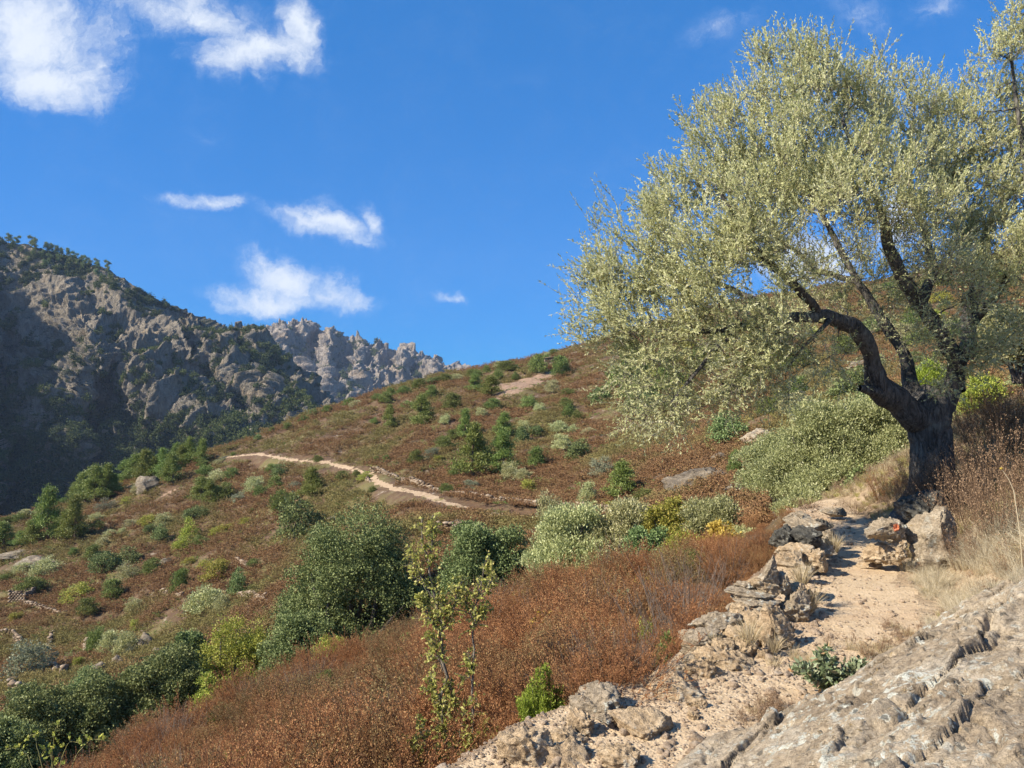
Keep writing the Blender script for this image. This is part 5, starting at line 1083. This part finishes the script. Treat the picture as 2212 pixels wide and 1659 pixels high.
    # crown: lobes in photo pixels with distance and radius
    LB = [(1335,640,8.6,90),(1300,700,8.4,62),(1290,620,8.7,50),(1400,560,8.8,105),(1345,500,8.9,60),(1395,470,9.0,50),(1480,440,8.6,70),(1500,560,8.2,130),(1560,360,8.8,95),(1520,300,9.0,60),(1640,300,8.5,115),(1600,230,9.0,70),(1690,190,8.9,85),(1760,150,8.8,62),(1790,200,8.4,90),(1870,190,9.2,70),(1880,270,8.9,95),
          (1960,260,9.6,75),(1950,340,9.0,90),(2050,330,9.6,90),(2010,240,9.9,50),(2090,220,9.6,52),(2130,290,9.4,75),(2190,170,9.0,75),(2180,80,9.0,55),(2215,40,9,45),(2215,290,9.3,90),(1600,610,7.9,120),(1620,480,7.8,110),(1750,500,7.8,135),(1700,380,8.2,120),(1800,350,8.2,110),(1860,430,8.0,115),(1950,500,8.2,115),(2060,430,9.3,110),(2140,400,9.4,110),(2210,480,9.2,120),
          (1430,690,8.2,115),(1350,740,8.3,75),(1480,800,8.0,90),(1400,830,8.2,75),(1425,905,8.0,48),(1380,900,8.1,32),(1560,740,8.0,95),(1600,800,8.0,55),(1660,730,7.8,70),(1720,800,7.9,46),(2100,560,8.8,105),(2190,620,8.8,110),(2040,650,8.5,80),(2130,720,8.8,70),(2190,740,9,60),(1700,640,10.6,90),(1820,600,10.4,85),(1870,650,9.0,70),(2000,720,8.6,55),(2070,760,9.0,46),(1640,420,10.6,100),(1760,300,10.4,100),(1940,620,10.2,80),(1990,560,8.0,70),(1560,660,9.6,90),(1810,760,8.6,36),(2030,830,8.9,26),(1905,770,9.2,30),(1680,760,8.3,60),(1620,830,8.4,50),(1540,830,8.1,60),(1760,760,8.0,50),(1830,800,8.3,30),(1480,880,8.0,40),(1700,850,8.0,30),(2212,380,9.4,90),(2150,520,9.8,80)]
    C = []; 
    for x, y, d, r in LB:
        n = max(3, int(r * r / 255)); u = sphere_pts(n, rg) * rg.uniform(.25, 1, (n, 1)) ** (1 / 2.2)
        c = W(x, y, d) + u * r / F * d * np.array([1.05, 1.0, 1.05]); C.append(c)
    C = np.concatenate(C); C = C[fbm(C * 1.8, 2, 88) > -.17]; print('olive clumps', len(C))
    # join each clump to the nearest wood already there, growing outwards
    dist = np.array([np.min(np.linalg.norm(nodes - c, axis=1)) for c in C]); order = np.argsort(dist); tb = MB(); NP = list(nodes); NR = list(np.minimum(rads, .05)); NP = np.array(NP); NR = np.array(NR)
    for i in order:
        c = C[i]; v = c - NP; dd = np.linalg.norm(v, axis=1); cost = dd + .35 * np.maximum(0, -(v[:, 2]) / (dd + .01)) * dd; k = int(np.argmin(cost)); p0 = NP[k]; r0 = min(NR[k] * .8, .007 + .022 * dd[k]); L_ = dd[k]
        m1 = p0 + (c - p0) * .4 + rg.normal(size=3) * .12 * L_ + np.array([0, 0, .10 * L_]); s = np.linspace(0, 1, 8)[:, None]; P_ = p0 * (1 - s) ** 2 + 2 * m1 * s * (1 - s) + c * s * s
        P_[1:-1] += rg.normal(size=(6, 3)) * .022 * min(1, L_); rr = np.linspace(max(r0, .0045), .0035, 8); tube(tb, P_ - Ro, rr, 5 if r0 > .012 else 4, rg.uniform()); NP = np.concatenate([NP, P_[2::2]]); NR = np.concatenate([NR, rr[2::2]])
    # twigs and leaves
    tw = MB(); lf = MB(); nt = 13; n = len(C); up = np.array([-.12, -.05, .95])
    hang = sstep(2.6, 1.4, C[:, 2])[:, None]           # lowest sprays hang
    cc = W(1800, 560, 9.2); out = unit(C - cc)
    CT = rg.uniform(0, 1, (n, 1))
    OUT = np.zeros_like(C); lc = np.array([W(a, b, c) for a, b, c, _ in LB])
    for i in range(n): OUT[i] = unit(C[i] - lc[np.argmin(np.linalg.norm(lc - C[i], axis=1))])
    OUT = unit(OUT * .7 + out * .5)
    for j in range(nt):
        d = unit(rg.normal(size=(n, 3)) * .62 + out * .5 + up * (1 - 1.5 * hang) * .75); ln = rg.uniform(.14, .36, (n, 1)); b = C + rg.normal(size=(n, 3)) * .07; mid = b + d * ln * .5 + rg.normal(size=(n, 3)) * .018; e = b + d * ln + up * .03
        # ribbons of three sides as thin twigs
        sd_ = unit(np.cross(d, rg.normal(size=(n, 3)))) * .0016; s2 = unit(np.cross(d, sd_)) * .0016; Vt = np.concatenate([b - sd_, b + sd_, mid - sd_, mid + sd_, e, b + s2 * 1.5, mid + s2 * 1.5]); ii = np.arange(n); r_ = rg.uniform(0, 1, n)
        tw.add(Vt - Ro, np.stack([ii, ii + n, ii + 3 * n, ii + 2 * n], -1), None, r_); tw.add(Vt - Ro, None, np.stack([ii + 2 * n, ii + 3 * n, ii + 4 * n], -1), r_); tw.add(Vt - Ro, np.stack([ii, ii + 2 * n, ii + 6 * n, ii + 5 * n], -1), None, r_)
        nl = 27; f = rg.uniform(.1, 1.0, (n, nl, 1)); P_ = b[:, None] * (1 - f) ** 2 + 2 * mid[:, None] * f * (1 - f) + e[:, None] * f * f
        D = d[:, None] * 1.0 + rg.normal(size=(n, nl, 3)) * .55 + up * .25 * (1 - hang[:, None]); keep = rg.uniform(0, 1, (n, nl)) < np.clip(1.02 - .55 * hang, .35, 1) * np.where((np.linalg.norm((C - W(1780, 640, 9.0)) * [.8, .8, 1.1], axis=1) < 1.25)[:, None], .42, 1)
        tone = (CT * .3 + rg.uniform(0, 1, (n, 1)) * .15 + rg.uniform(0, .55, (n, nl))); leaves(lf, (P_ - Ro)[keep], D[keep], .036, .0056, rg, tone[keep], flat=.5, nrm=np.broadcast_to((OUT * .8 + np.array([-.2, -.1, .35]))[:, None], D.shape)[keep])
    link('branches', tb.build('branches', M_bark_o, smooth=True), t); link('twigs', tw.build('twigs', M_twig), t); link('crown', lf.build('crown', M_olive), t)
olive()
# ------------------------------------------------------------------ right bank and small plants
rb = np.random.default_rng(909)
def grass_tuft(nm, seed, n, h, w, mat, wd=.0016, droop=.5):
    rg = np.random.default_rng(seed); mb = MB(); a = rg.uniform(0, 6.28, n); r = rg.uniform(0, 1, n) * w * .3; b = np.stack([np.cos(a) * r, np.sin(a) * r, 0 * a], -1); L_ = h * rg.uniform(.5, 1.1, n)[:, None]
    d = unit(np.stack([np.cos(a) * .5, np.sin(a) * .5, np.ones(n)], -1) * [1, 1, 1.3] + rg.normal(size=(n, 3)) * .25); m = b + d * L_ * .55; e = b + d * L_ + np.stack([np.cos(a), np.sin(a), -.6 + 0 * a], -1) * L_ * droop * rg.uniform(0, .6, (n, 1))
    s = unit(np.cross(d, rg.normal(size=(n, 3)))) * wd; i = np.arange(n); V = np.concatenate([b - s, b + s, m - s * .8, m + s * .8, e]); r_ = rg.uniform(0, 1, n); mb.add(V, np.stack([i, i + n, i + 3 * n, i + 2 * n], -1), None, r_); mb.add(V, None, np.stack([i + 2 * n, i + 3 * n, i + 4 * n], -1), r_)
    return mb.build(nm, mat)
GR = [grass_tuft('straw_tuft', 1, 90, .20, .25, M_straw), grass_tuft('straw_tuft', 2, 120, .13, .25, M_straw), grass_tuft('pale_tuft', 3, 150, .26, .35, M_strawg, .0014, .9), grass_tuft('green_tuft', 4, 150, .13, .2, M_ygrass), heath_tuft('brown_sprig', 5, w=.3, h=.22, ntw=16, nleaf=260, ln=.012, wd=.004, mat=M_drybr, tw=.0013)]
n = 26000; y = rb.uniform(3.2, 14, n); q = rb.uniform(.2, 3.6, n); x = np.interp(y, PATH[:, 1], PATH[:, 0]) + (q + half_w(y)) / .86
outc = Hout(x, y) > H(x, y) + .012; dn = fbm(P3(x, y) / .8, 3, 801)
k = (~outc) & (rb.uniform(0, 1, n) < np.where(y < 6.5, .20, .26) * (.6 + dn)) ; x, y, q, dn = x[k], y[k], q[k], dn[k]
idx = np.where(rb.uniform(0, 1, len(x)) < .45, 4, rb.integers(0, 2, len(x))); pale = (x / y > .50) & (y < 7.4); idx = np.where(pale & (rb.uniform(0, 1, len(x)) < .7), 2, idx)
s = rb.uniform(.5, 1.2, len(x)) * np.clip(.5 + q * .5, .5, 1.15)
# wisps on the outcrop, in the stone heaps and by the foot of the big rocks
ex = []
def wisp(px, py, d, n, sp, ids, sc):
    c = W(px, py, d)
    for _ in range(n // 2):
        a, b = c[0] + rb.normal() * sp, c[1] + rb.normal() * sp; ex.append((a, b, ids[rb.integers(len(ids))], sc * .6 * rb.uniform(.6, 1.2)))
wisp(1665, 1530, 3.95, 34, .07, [3, 0], .75); wisp(1640, 1545, 3.85, 14, .06, [0], .7); wisp(1928, 1350, 4.9, 30, .07, [3, 3, 0], .8); wisp(1960, 1310, 5.3, 34, .12, [3, 0], .8); wisp(1760, 1400, 4.7, 10, .10, [4], .8); wisp(1850, 1395, 4.9, 24, .12, [4, 0], .8)
wisp(2100, 1300, 4.5, 26, .2, [2, 0], .6); wisp(2170, 1330, 4.2, 22, .15, [2], .6); wisp(1720, 1415, 4.75, 10, .08, [4], .7); wisp(2060, 1400, 4.1, 8, .1, [2], .5)
ex = np.array(ex)
X = np.concatenate([x, ex[:, 0]]); Y = np.concatenate([y, ex[:, 1]]); I = np.concatenate([idx, ex[:, 2]]).astype(int); S_ = np.concatenate([s, ex[:, 3]])
rot = np.stack([rb.normal(size=len(X)) * .12, rb.normal(size=len(X)) * .12, rb.uniform(0, 6.28, len(X))], -1)
scatter('dry_grass', GR, np.stack([X, Y, Hout(X, Y) - .005], -1), rot, np.stack([S_] * 3, -1), I, 'dry straw and brown sprigs covering the bank right of the footpath', 'grass')
gt = grass_tuft('grass_tuft', 8, 150, .24, .14, M_straw, .0018, .3)
def tuft(px, py, d, sc, label, me=gt, dz=0):
    o = link('grass_tuft', me, loc=W(px, py, d)); o.scale = (sc, sc, sc); o.rotation_euler = (0, 0, rb.uniform(0, 6)); tag(o, label, 'grass', 'dry grass tufts in the stone edging'); return o
tuft(1618, 1392, 4.85, .85, 'straw tuft growing between the stones left of the largest third heap boulder'); tuft(1672, 1408, 4.85, .6, 'low straw tuft at the foot of the largest third heap boulder'); tuft(1732, 1262, 5.95, .9, 'tall straw tuft behind the layered stack'); tuft(1735, 1335, 5.7, .8, 'brown straw tuft at the shaded foot of the layered stack'); tuft(1748, 1318, 5.8, 1.0, 'straw tuft hanging on the path side of the layered stack')
tuft(1800, 1195, 7.5, 1.0, 'straw tuft at the path side of the farthest heap'); tuft(1540, 1395, 4.95, .5, 'tiny straw tuft on the protruding slabs')

DRYS = [heath_tuft('dry_bush', 400 + i, w=1.0, h=1.0, ntw=75, nleaf=3600, ln=.018, wd=.0055, mat=M_drybr, tw=.0024, spread=.62) for i in range(2)]
RUST = heath_tuft('rust_bush', 410, w=1.0, h=1.0, ntw=70, nleaf=4200, ln=.022, wd=.007, mat=M_heath, tw=.003, spread=.6)
def shrub(px, py, d, wpx, hpx, label, me, grp='dry brown shrubs on the right bank'):
    b = W(px, py, d); w, h = wpx / F * d, hpx / F * d; b[2] = max(b[2], float(H(b[0], b[1])) - .25); o = link('dry_shrub', me, loc=b); o.scale = (w * 1.0, w * 1.0, h * 1.1); o.rotation_euler = (0, 0, rb.uniform(0, 6)); tag(o, label, 'shrub', grp)
for a in [(2170,1250,6.9,170,250,'largest brown twiggy shrub at the right edge above the pale grass',DRYS[0]),(2110,1200,7.5,150,190,'brown twiggy shrub above the big lichen boulder',DRYS[1]),(2080,1110,8.4,130,130,'brown twiggy shrub right beside the foot of the olive trunk',DRYS[0]),
          (2180,1120,8.0,160,200,'brown shrub behind the largest one at the right edge',DRYS[1]),(2150,1020,9.4,140,150,'brown shrub in the middle of the right bank',DRYS[0]),(2210,1000,9.2,130,160,'brown shrub touching the right edge, upper bank',DRYS[1]),(2190,950,10.6,120,110,'rust coloured shrub at the top of the right bank',RUST),
          (2145,945,10.8,90,90,'rust coloured shrub left of the one topping the bank',RUST),(2010,1100,8.9,110,120,'dark brown twigs growing over the foot of the olive trunk',DRYS[1]),(2050,1110,8.6,90,110,'dark brown twigs right of the trunk foot over the lichen boulder',DRYS[0]),(1960,1105,9.0,80,80,'brown twigs left of the trunk foot over the dark boulder',DRYS[1]),
          (1915,1100,11,80,80,'round brown heath cushion behind the path left of the trunk',RUST),(2090,1250,6.8,90,110,'brown shrub right of the big lichen boulder',DRYS[0]),(2215,1330,6.0,110,120,'brown shrub low on the right edge over the pale grass',DRYS[0]),(2100,960,10.5,70,110,'thin dark shrub just right of the olive trunk',DRYS[1])]: shrub(*a)
shrub(1620, 1150, 15.5, 34, 44, 'little rust red bush below the wild olive bushes', RUST, None)
shrub(1745, 1105, 11.5, 60, 30, 'flat brown sprigs at the head of the path', DRYS[0], None); shrub(1850, 1112, 10.8, 70, 32, 'pale dry herbs at the right of the path head', DRYS[1], None)

NY = [(700, 1400, 13.5, 40, 26), (880, 1385, 13.5, 44, 24), (1130, 1300, 13, 60, 26), (1210, 1290, 12.5, 50, 22), (1260, 1275, 12.5, 40, 20), (1500, 1205, 10.6, 44, 26), (1100, 1345, 12, 36, 20), (480, 1480, 14, 50, 26), (1440, 1420, 5.6, 46, 34), (1310, 1460, 5.2, 40, 26), (790, 1600, 7, 46, 30), (620, 1560, 9, 40, 22), (1395, 1385, 6.6, 44, 40)]
NL = ['below the yellow green tree', 'touching the foot of the largest oak', 'between round dark oak and the silver bushes', 'under the broad silver bush', 'right under the broad silver bush edge', 'beneath the golden shrub', 'inside the rust heath below the round oak', 'at the top left edge of the rust heath', 'left of the protruding slabs', 'behind the bare curved twig', 'left of the saplings near the bottom', 'in the middle of the left rust heath', 'in the grey twigs left of the layered stack']
for (px, py, d, w, h), wh in zip(NY, NL):
    b = W(px, py, d); plant('yellow_shrub' if px % 20 else 'juniper', 'shrub', b[0], b[1], float(H(b[0], b[1])), w / F * d * 1.3, h / F * d * 1.6 + .16, 'yellow green shrub ' + wh, 'shrub', 'green shrubs in the rust heath', sink=.02)
def leafy(name, px, py, d, label, cat, paths, lmat, bmat, nper, ln, wd, rad=.012, seed=1, group=None, hang=0.):
    """stems drawn in photo pixels from the foot, leaves in sprays along their upper parts"""
    rg = np.random.default_rng(seed); base = W(px, py, d); t = empty(name, base); tb = MB(); lf = MB()
    for pts, r0, f0 in paths:
        P_ = np.array([W(a, b, d + (c[0] if c else 0)) for a, b, *c in pts]) - base; k = np.linspace(0, len(P_) - 1, 16); P_ = np.stack([np.interp(k, np.arange(len(P_)), P_[:, i]) for i in range(3)], -1)
        for _ in range(2): P_[1:-1] = (P_[:-2] + 2 * P_[1:-1] + P_[2:]) / 4
        P_[1:-1] += rg.normal(size=(14, 3)) * r0 * .6; tube(tb, P_, np.linspace(r0, r0 * .3, 16), 6, rg.uniform())
        m = int(nper * (1 - f0)); ks = rg.uniform(f0, 1, max(2, m // 7))
        for kk_ in ks:
            i = kk_ * 15; p = np.array([np.interp(i, np.arange(16), P_[:, c]) for c in range(3)]); dr = unit(rg.normal(size=3) + [0, 0, .6]); L_ = rg.uniform(.04, .14) * (1.15 - kk_ * .6); e = p + dr * L_
            tube(tb, [p, (p + e) / 2 + rg.normal(size=3) * .006, e], [.0025, .002, .001], 3, .5); f = rg.uniform(.2, 1.05, (7, 1)); leaves(lf, p + (e - p) * f, dr + rg.normal(size=(7, 3)) * .7 + [0, 0, -hang], ln, wd, rg, flat=.5)
    link('trunk' if 'sapling' in name else 'stem', tb.build('stem', bmat), t); link('foliage', lf.build('foliage', lmat), t); tag(t, label, cat, group); return t
leafy('sapling', 958, 1640, 5.4, 'tall thin sapling with yellow green leaves in front of the dark oaks', 'tree',
      [([(958,1640),(956,1520),(958,1420),(950,1350),(935,1270),(922,1190),(912,1120)], .016, .42), ([(955,1360),(975,1330),(985,1290),(1000,1250)], .008, .1), ([(935,1290),(915,1260),(895,1215),(882,1180)], .006, .3), ([(950,1370),(925,1330),(905,1290)], .006, .2), ([(925,1220),(935,1170),(930,1120)], .006, .0), ([(948,1345),(960,1310),(940,1260)], .006, .0), ([(957,1450),(940,1400),(930,1370)],.005,.2),([(957,1560),(940,1500),(930,1460)],.005,.0),([(957,1560),(980,1520),(972,1480)],.005,.0)], M_sap, M_barkl, 460, .028, .0078, seed=3, hang=.3)
leafy('sapling', 1020, 1620, 5.4, 'thinner sapling with yellow leaves right of the tall one', 'tree',
      [([(1020,1620),(1021,1500),(1020,1400),(1025,1330),(1035,1270),(1050,1210)], .011, .5), ([(1022,1340),(1005,1310),(1010,1280)], .005, .1), ([(1030,1300),(1055,1270),(1066,1230)], .005, .1), ([(1022,1360),(1040,1330),(1046,1310)], .005, .1),([(1020,1480),(1012,1450),(1016,1420)],.004,.2)], M_sap, M_barkl, 320, .026, .008, seed=4, hang=.3)
leafy('leafy_shrub', 985, 1650, 4.95, 'yellow green leafy shrub around the feet of the two saplings', 'shrub',
      [([(985 + a, 1680), (985 + a * 1.2 + b * .4, 1600), (985 + a * 1.3 + b, 1520 + c)], .005, .15) for a, b, c in [(-50,-20,30),(-30,10,0),(-10,-20,40),(0,15,20),(20,20,-10),(40,10,40),(60,20,60),(-60,-30,90),(75,10,90),(30,-10,80),(-20,20,100),(50,30,120)]], M_sap, M_barkl, 200, .027, .009, seed=5)
leafy('pale_sprig', 1345, 1330, 8.5, 'pale green sprig standing out of the rust heath', 'shrub', [([(1345, 1340), (1340, 1310), (1338 + a, 1280)], .004, .2) for a in (-22, -8, 4, 16, 26)], leaf_mat('pale_leaf', [(.0, (.34, .40, .16)), (1., (.60, .66, .36))], .3), M_barkl, 60, .045, .013, seed=6)
leafy('rose_bush', 110, 1690, 8.5, 'thin arching bramble stems with yellow leaves at the lower left corner', 'shrub', [([(110 + a, 1700), (105 + a + b * .5, 1630), (105 + a + b, 1575 + c), (105 + a + b * 1.7, 1580 + c)], .005, .2) for a, b, c in [(-10,-20,10),(0,15,-5),(15,30,25),(-25,-40,40),(30,60,20),(10,-10,40)]], M_yel, leaf_mat('green_stem', [(0, (.20, .19, .06)), (1, (.36, .32, .12))], 0), 60, .035, .012, seed=7)
leafy('yellow_sprig', 1185, 1350, 8.2, 'yellow sprig in the rust heath below the round dark oak', 'shrub', [([(1185 + a, 1385), (1180 + a, 1350), (1178 + a * 1.6, 1325)], .004, .1) for a in (-26, -10, 6, 20)], M_gold, M_barkl, 60, .04, .013, seed=8)
leafy('yellow_sprig', 1395, 1290, 9.3, 'yellow sprig in the rust heath above the pale green sprig', 'shrub', [([(1395 + a, 1300), (1392 + a, 1275), (1390 + a * 1.6, 1250)], .004, .1) for a in (-18, -4, 10)], M_gold, M_barkl, 50, .04, .013, seed=9)
leafy('yellow_sprig', 520, 1650, 7.8, 'yellow green sprig poking out of the heath at the bottom', 'shrub', [([(500 + a, 1690), (505 + a, 1655), (508 + a * 1.6, 1628)], .004, .1) for a in (-16, 2, 18, 34)], M_yel, M_barkl, 50, .04, .013, seed=10)
# bright green heath bush by the gravel
def erica():
    rg = np.random.default_rng(66); b = W(1172, 1592, 4.3); b[2] = min(b[2], float(H(b[0], b[1])) + .02); h = (W(1172, 1436, 4.3)[2] - b[2]); t = empty('heath_bush', b); tb = MB(); lf = MB()
    for i in range(46):
        a = rg.uniform(0, 6.28); r = rg.uniform(0, 1) ** .7; tip = np.array([math.cos(a) * r * .135, math.sin(a) * r * .13, h * (1.0 - .45 * r ** 1.5) * rg.uniform(.8, 1.05)]); s = np.linspace(0, 1, 7)[:, None]; m = tip * [.9, .9, .4]; p = 2 * m * s * (1 - s) + tip * s * s; tube(tb, p, np.linspace(.003, .001, 7), 3, .4)
        f = rg.uniform(.18, 1, 420); ix = (f * 6).astype(int).clip(0, 5); c = p[ix] + (p[ix + 1] - p[ix]) * (f * 6 - ix)[:, None] + rg.normal(size=(420, 3)) * .009; leaves(lf, c, unit(tip)[None] * 1.2 + rg.normal(size=(420, 3)) * .55, .016, .0028, rg)
    link('stem', tb.build('stem', M_bark), t); link('foliage', lf.build('foliage', M_erica), t); tag(t, 'bright green upright heath bush left of the gravel, near the bottom', 'bush')
erica()
def spiny():
    x, y = W(1805, 1500, 4.15)[:2]; z = float(Hout(x, y)); rg = np.random.default_rng(67); t = empty('spiny_plant', (x, y, z)); tb = MB(); lf = MB()
    for i in range(42):
        a = rg.uniform(0, 6.28); r = rg.uniform(.1, 1) ** .6; tip = np.array([math.cos(a) * r * .17, math.sin(a) * r * .13, .03 + .17 * (1 - r * .6) * rg.uniform(.6, 1.1)]); m = tip * [.5, .5, .7]; s = np.linspace(0, 1, 6)[:, None]; p = 2 * m * s * (1 - s) + tip * s * s; tube(tb, p, np.linspace(.0025, .001, 6), 3, .4)
        f = rg.uniform(.3, 1, 46); ix = (f * 5).astype(int).clip(0, 4); c = p[ix] + (p[ix + 1] - p[ix]) * (f * 5 - ix)[:, None]; leaves(lf, c, unit(tip)[None] * .6 + rg.normal(size=(46, 3)) * .8, .024, .0062, rg)
    link('stem', tb.build('stem', M_bark), t); link('foliage', lf.build('foliage', M_spiny), t); t.scale = (1.55, 1.5, 1.5); tag(t, 'small spiny dark green plant growing on the edge of the big outcrop', 'plant')
spiny()
for px, py, d, sc, lab in ((1455, 1400, 6.2, 1.5, 'bare grey twiggy bush in the rust heath just left of the protruding slabs'), (1490, 1350, 6.9, 1.5, 'bare grey twiggy bush in the rust heath left of the layered stack'), (800, 1560, 8.2, 1.4, 'bare grey twiggy bush in the rust heath left of the saplings'), (1330, 1440, 5.6, 1.1, 'bare brown twigs at the edge of the heath above the grey and tan boulder')):
    b = W(px, py, d); o = link('bare_bush', H_near[-1], loc=(b[0], b[1], float(H(b[0], b[1])))); o.scale = (sc, sc, sc); tag(o, lab, 'bush', 'bare bushes in the heath')
# bare curved twig beside the grey boulder, thistle head at the right edge
tb = MB(); P_ = np.array([W(a, b, 4.3) for a, b in [(1345, 1482), (1320, 1474), (1295, 1476), (1272, 1486), (1262, 1494)]]); tube(tb, P_ - P_[0], np.linspace(.004, .002, 5), 5, .8); tag(link('bare_twig', tb.build('bare_twig', M_twig), loc=P_[0]), 'bare pale twig arching over the grey and tan boulder', 'twig')
x, y = W(1640, 1655, 3.35)[:2]; o = link('dry_sprig', GR[4], loc=(x, y, float(Hout(x, y)))); o.scale = (.6,) * 3; tag(o, 'dry sprig growing on the outcrop at the bottom edge', 'plant')
b = W(2190, 1060, 5.4); e = W(2163, 1012, 5.4); tb = MB(); tube(tb, [np.zeros(3), (e - b) * .5 + [.01, 0, 0], e - b], [.003, .0025, .002], 5, .9); tube(tb, [W(2210, 1250, 5.4) - b, (W(2210, 1250, 5.4) - b) * .5 + [.012, 0, 0], np.zeros(3)], [.003, .003, .003], 5, .9)
fl = empty('dry_flower', b); link('stem', tb.build('stem', M_straw), fl); v, f = ICO[2]; fm = MB(); fm.add(v * [.011, .011, .009] * (1 + .15 * np.random.default_rng(1).normal(size=(len(v), 1))), None, f, .6); o = link('flower_head', fm.build('flower_head', M_gold), fl); o.location = Vector(e - b); tag(fl, 'single dry yellow flower head on a thin stalk at the right edge', 'flower')

# ------------------------------------------------------------------ woods and pines of the mountains
def wood_clump(nm, seed, mat, n=240, tall=.8):
    rg = np.random.default_rng(seed); mb = MB(); lob = blob_lobes(1, 1, tall, 6, rg); crown_leaves(mb, lob, n, .15, .07, rg, .5, .3, .8); return mb.build(nm, mat)
WC = [wood_clump('scrub_clump', 600 + i, M_woods) for i in range(4)]
def mt_scatter(name, Pm, vg, nv, count, thr, smin, smax, label, seed, clump=30., vgain=1.0):
    rg = np.random.default_rng(seed); i = rg.integers(2, nv - 3, count); j = rg.integers(2, Pm.shape[1] - 3, count); P_ = Pm[i, j]; g = unit(np.cross(Pm[i, j + 1] - Pm[i, j - 1], Pm[i + 1, j] - Pm[i - 1, j])); nz_ = np.abs(g[:, 2])
    sc = nz_ * .55 + vg[i, j] * vgain + fbm(P_ / clump, 4, 71) * .55 + .18; area = np.linalg.norm(np.cross(Pm[i, j + 1] - Pm[i, j - 1], Pm[i + 1, j] - Pm[i - 1, j]), axis=1); k = (sc + rg.normal(size=count) * .08 > thr) & (P_[:, 0] / P_[:, 1] > -.75)
    P_ = P_[k]; s = rg.uniform(smin, smax, len(P_)) * rg.choice([.6, 1, 1.3], len(P_)); print(name, len(P_)); rot = np.stack([0 * s, 0 * s, rg.uniform(0, 6.28, len(s))], -1)
    return scatter(name, WC, P_ - np.array([0, 0, .4]), rot, np.stack([s, s, s * rg.uniform(.8, 1.3, len(s))], -1), rg.integers(0, 4, len(s)), label, 'woodland')
mt_scatter('mountain_scrub', *MT1, 80000, .62, 2.6, 5.5, 'dark green scrub and oak wood clinging to the rocky flank', 81)
mt_scatter('peak_scrub', *MT2, 22000, .72, 5, 10, 'sparse dark trees on the ledges of the far peaks', 82, 50.)
# umbrella pines along the upper left skyline
rg = np.random.default_rng(17); SP = []
for s_ in range(3):
    mb = MB(); tb = MB(); tube(tb, [(0, 0, -.4), (.02, 0, .4), (0, .02, .95)], [.022, .018, .006], 5, .5); lob = [(rg.normal() * .15, rg.normal() * .15, z_, rg.uniform(.14, .24), rg.uniform(.14, .24), rg.uniform(.08, .14)) for z_ in np.linspace(.25, .93, 12)]; crown_leaves(mb, lob, 1500, .06, .03, rg, .4, .6, .8); SP.append((mb.build('crown', M_oak), tb.build('trunk', M_barkr)))
PR_ = [[], []]; Pm, vg, nv = MT1; pxs = np.linspace(-900, 900, Pm.shape[1])
for i, (px, dr, hpx) in enumerate([(18,0,15),(36,0,14),(30,10,13),(48,14,12),(66,0,17),(78,2,16),(72,16,14),(92,14,13),(100,0,15),(112,0,14),(108,18,14),(124,3,15),(134,2,13),(128,20,14),(144,0,13),(152,10,13),(160,3,15),(168,14,13),(176,2,13),(186,0,14),(180,20,13),(196,6,12),(206,0,12),(216,10,12),(212,24,12),(228,0,14),(236,6,11),(240,20,11),(222,30,12),(150,26,14),(96,30,13),(62,26,12)]):
    j = int(np.argmin(np.abs(pxs - px))); r_ = nv - 1 - int(dr / 1.35); p = Pm[r_, j]; h = hpx / F * p[1] * 1.25; t = empty('umbrella_pine', p - np.array([0, 0, .06 * h])); t.scale = (h * .9, h * .9, h * 1.1); t.rotation_euler = (0, 0, rg.uniform(0, 6)); m = SP[i % 3]
    link('crown', m[0], t); link('trunk', m[1], t); row = 0 if dr < 8 else 1; PR_[row].append((px, t))
NUM = 'leftmost second third fourth fifth sixth seventh eighth ninth tenth eleventh twelfth thirteenth fourteenth fifteenth sixteenth seventeenth eighteenth nineteenth twentieth'.split()
for row, wh in enumerate(('standing on the skyline of the left mountain', 'just below the skyline of the left mountain')):
    for i, (px, t) in enumerate(sorted(PR_[row], key=lambda a: a[0])): tag(t, NUM[i] + (' dark pine ' if i == 0 else ' dark pine from the left ') + wh, 'pine tree', 'pines along the mountain skyline')
# ------------------------------------------------------------------ thin dry air between here and the peaks
def haze():
    bx = np.array([(a, b, c) for c in (-420, 470) for b in (-60, 2400) for a in (-2600, 2600)], float); mb = MB(); mb.add(bx, [(0, 2, 3, 1), (4, 5, 7, 6), (0, 1, 5, 4), (2, 6, 7, 3), (0, 4, 6, 2), (1, 3, 7, 5)])
    m, N, L, out = nmat('thin_air'); v = N.new('ShaderNodeVolumePrincipled'); v.inputs['Color'].default_value = (.55, .72, 1, 1); v.inputs['Density'].default_value = .00007; v.inputs['Anisotropy'].default_value = .0; L.new(v.outputs[0], out.inputs['Volume'])
    tag(link('haze', mb.build('haze', m)), 'thin blue haze over the valley and the far peaks', 'haze', kind='stuff')
haze()
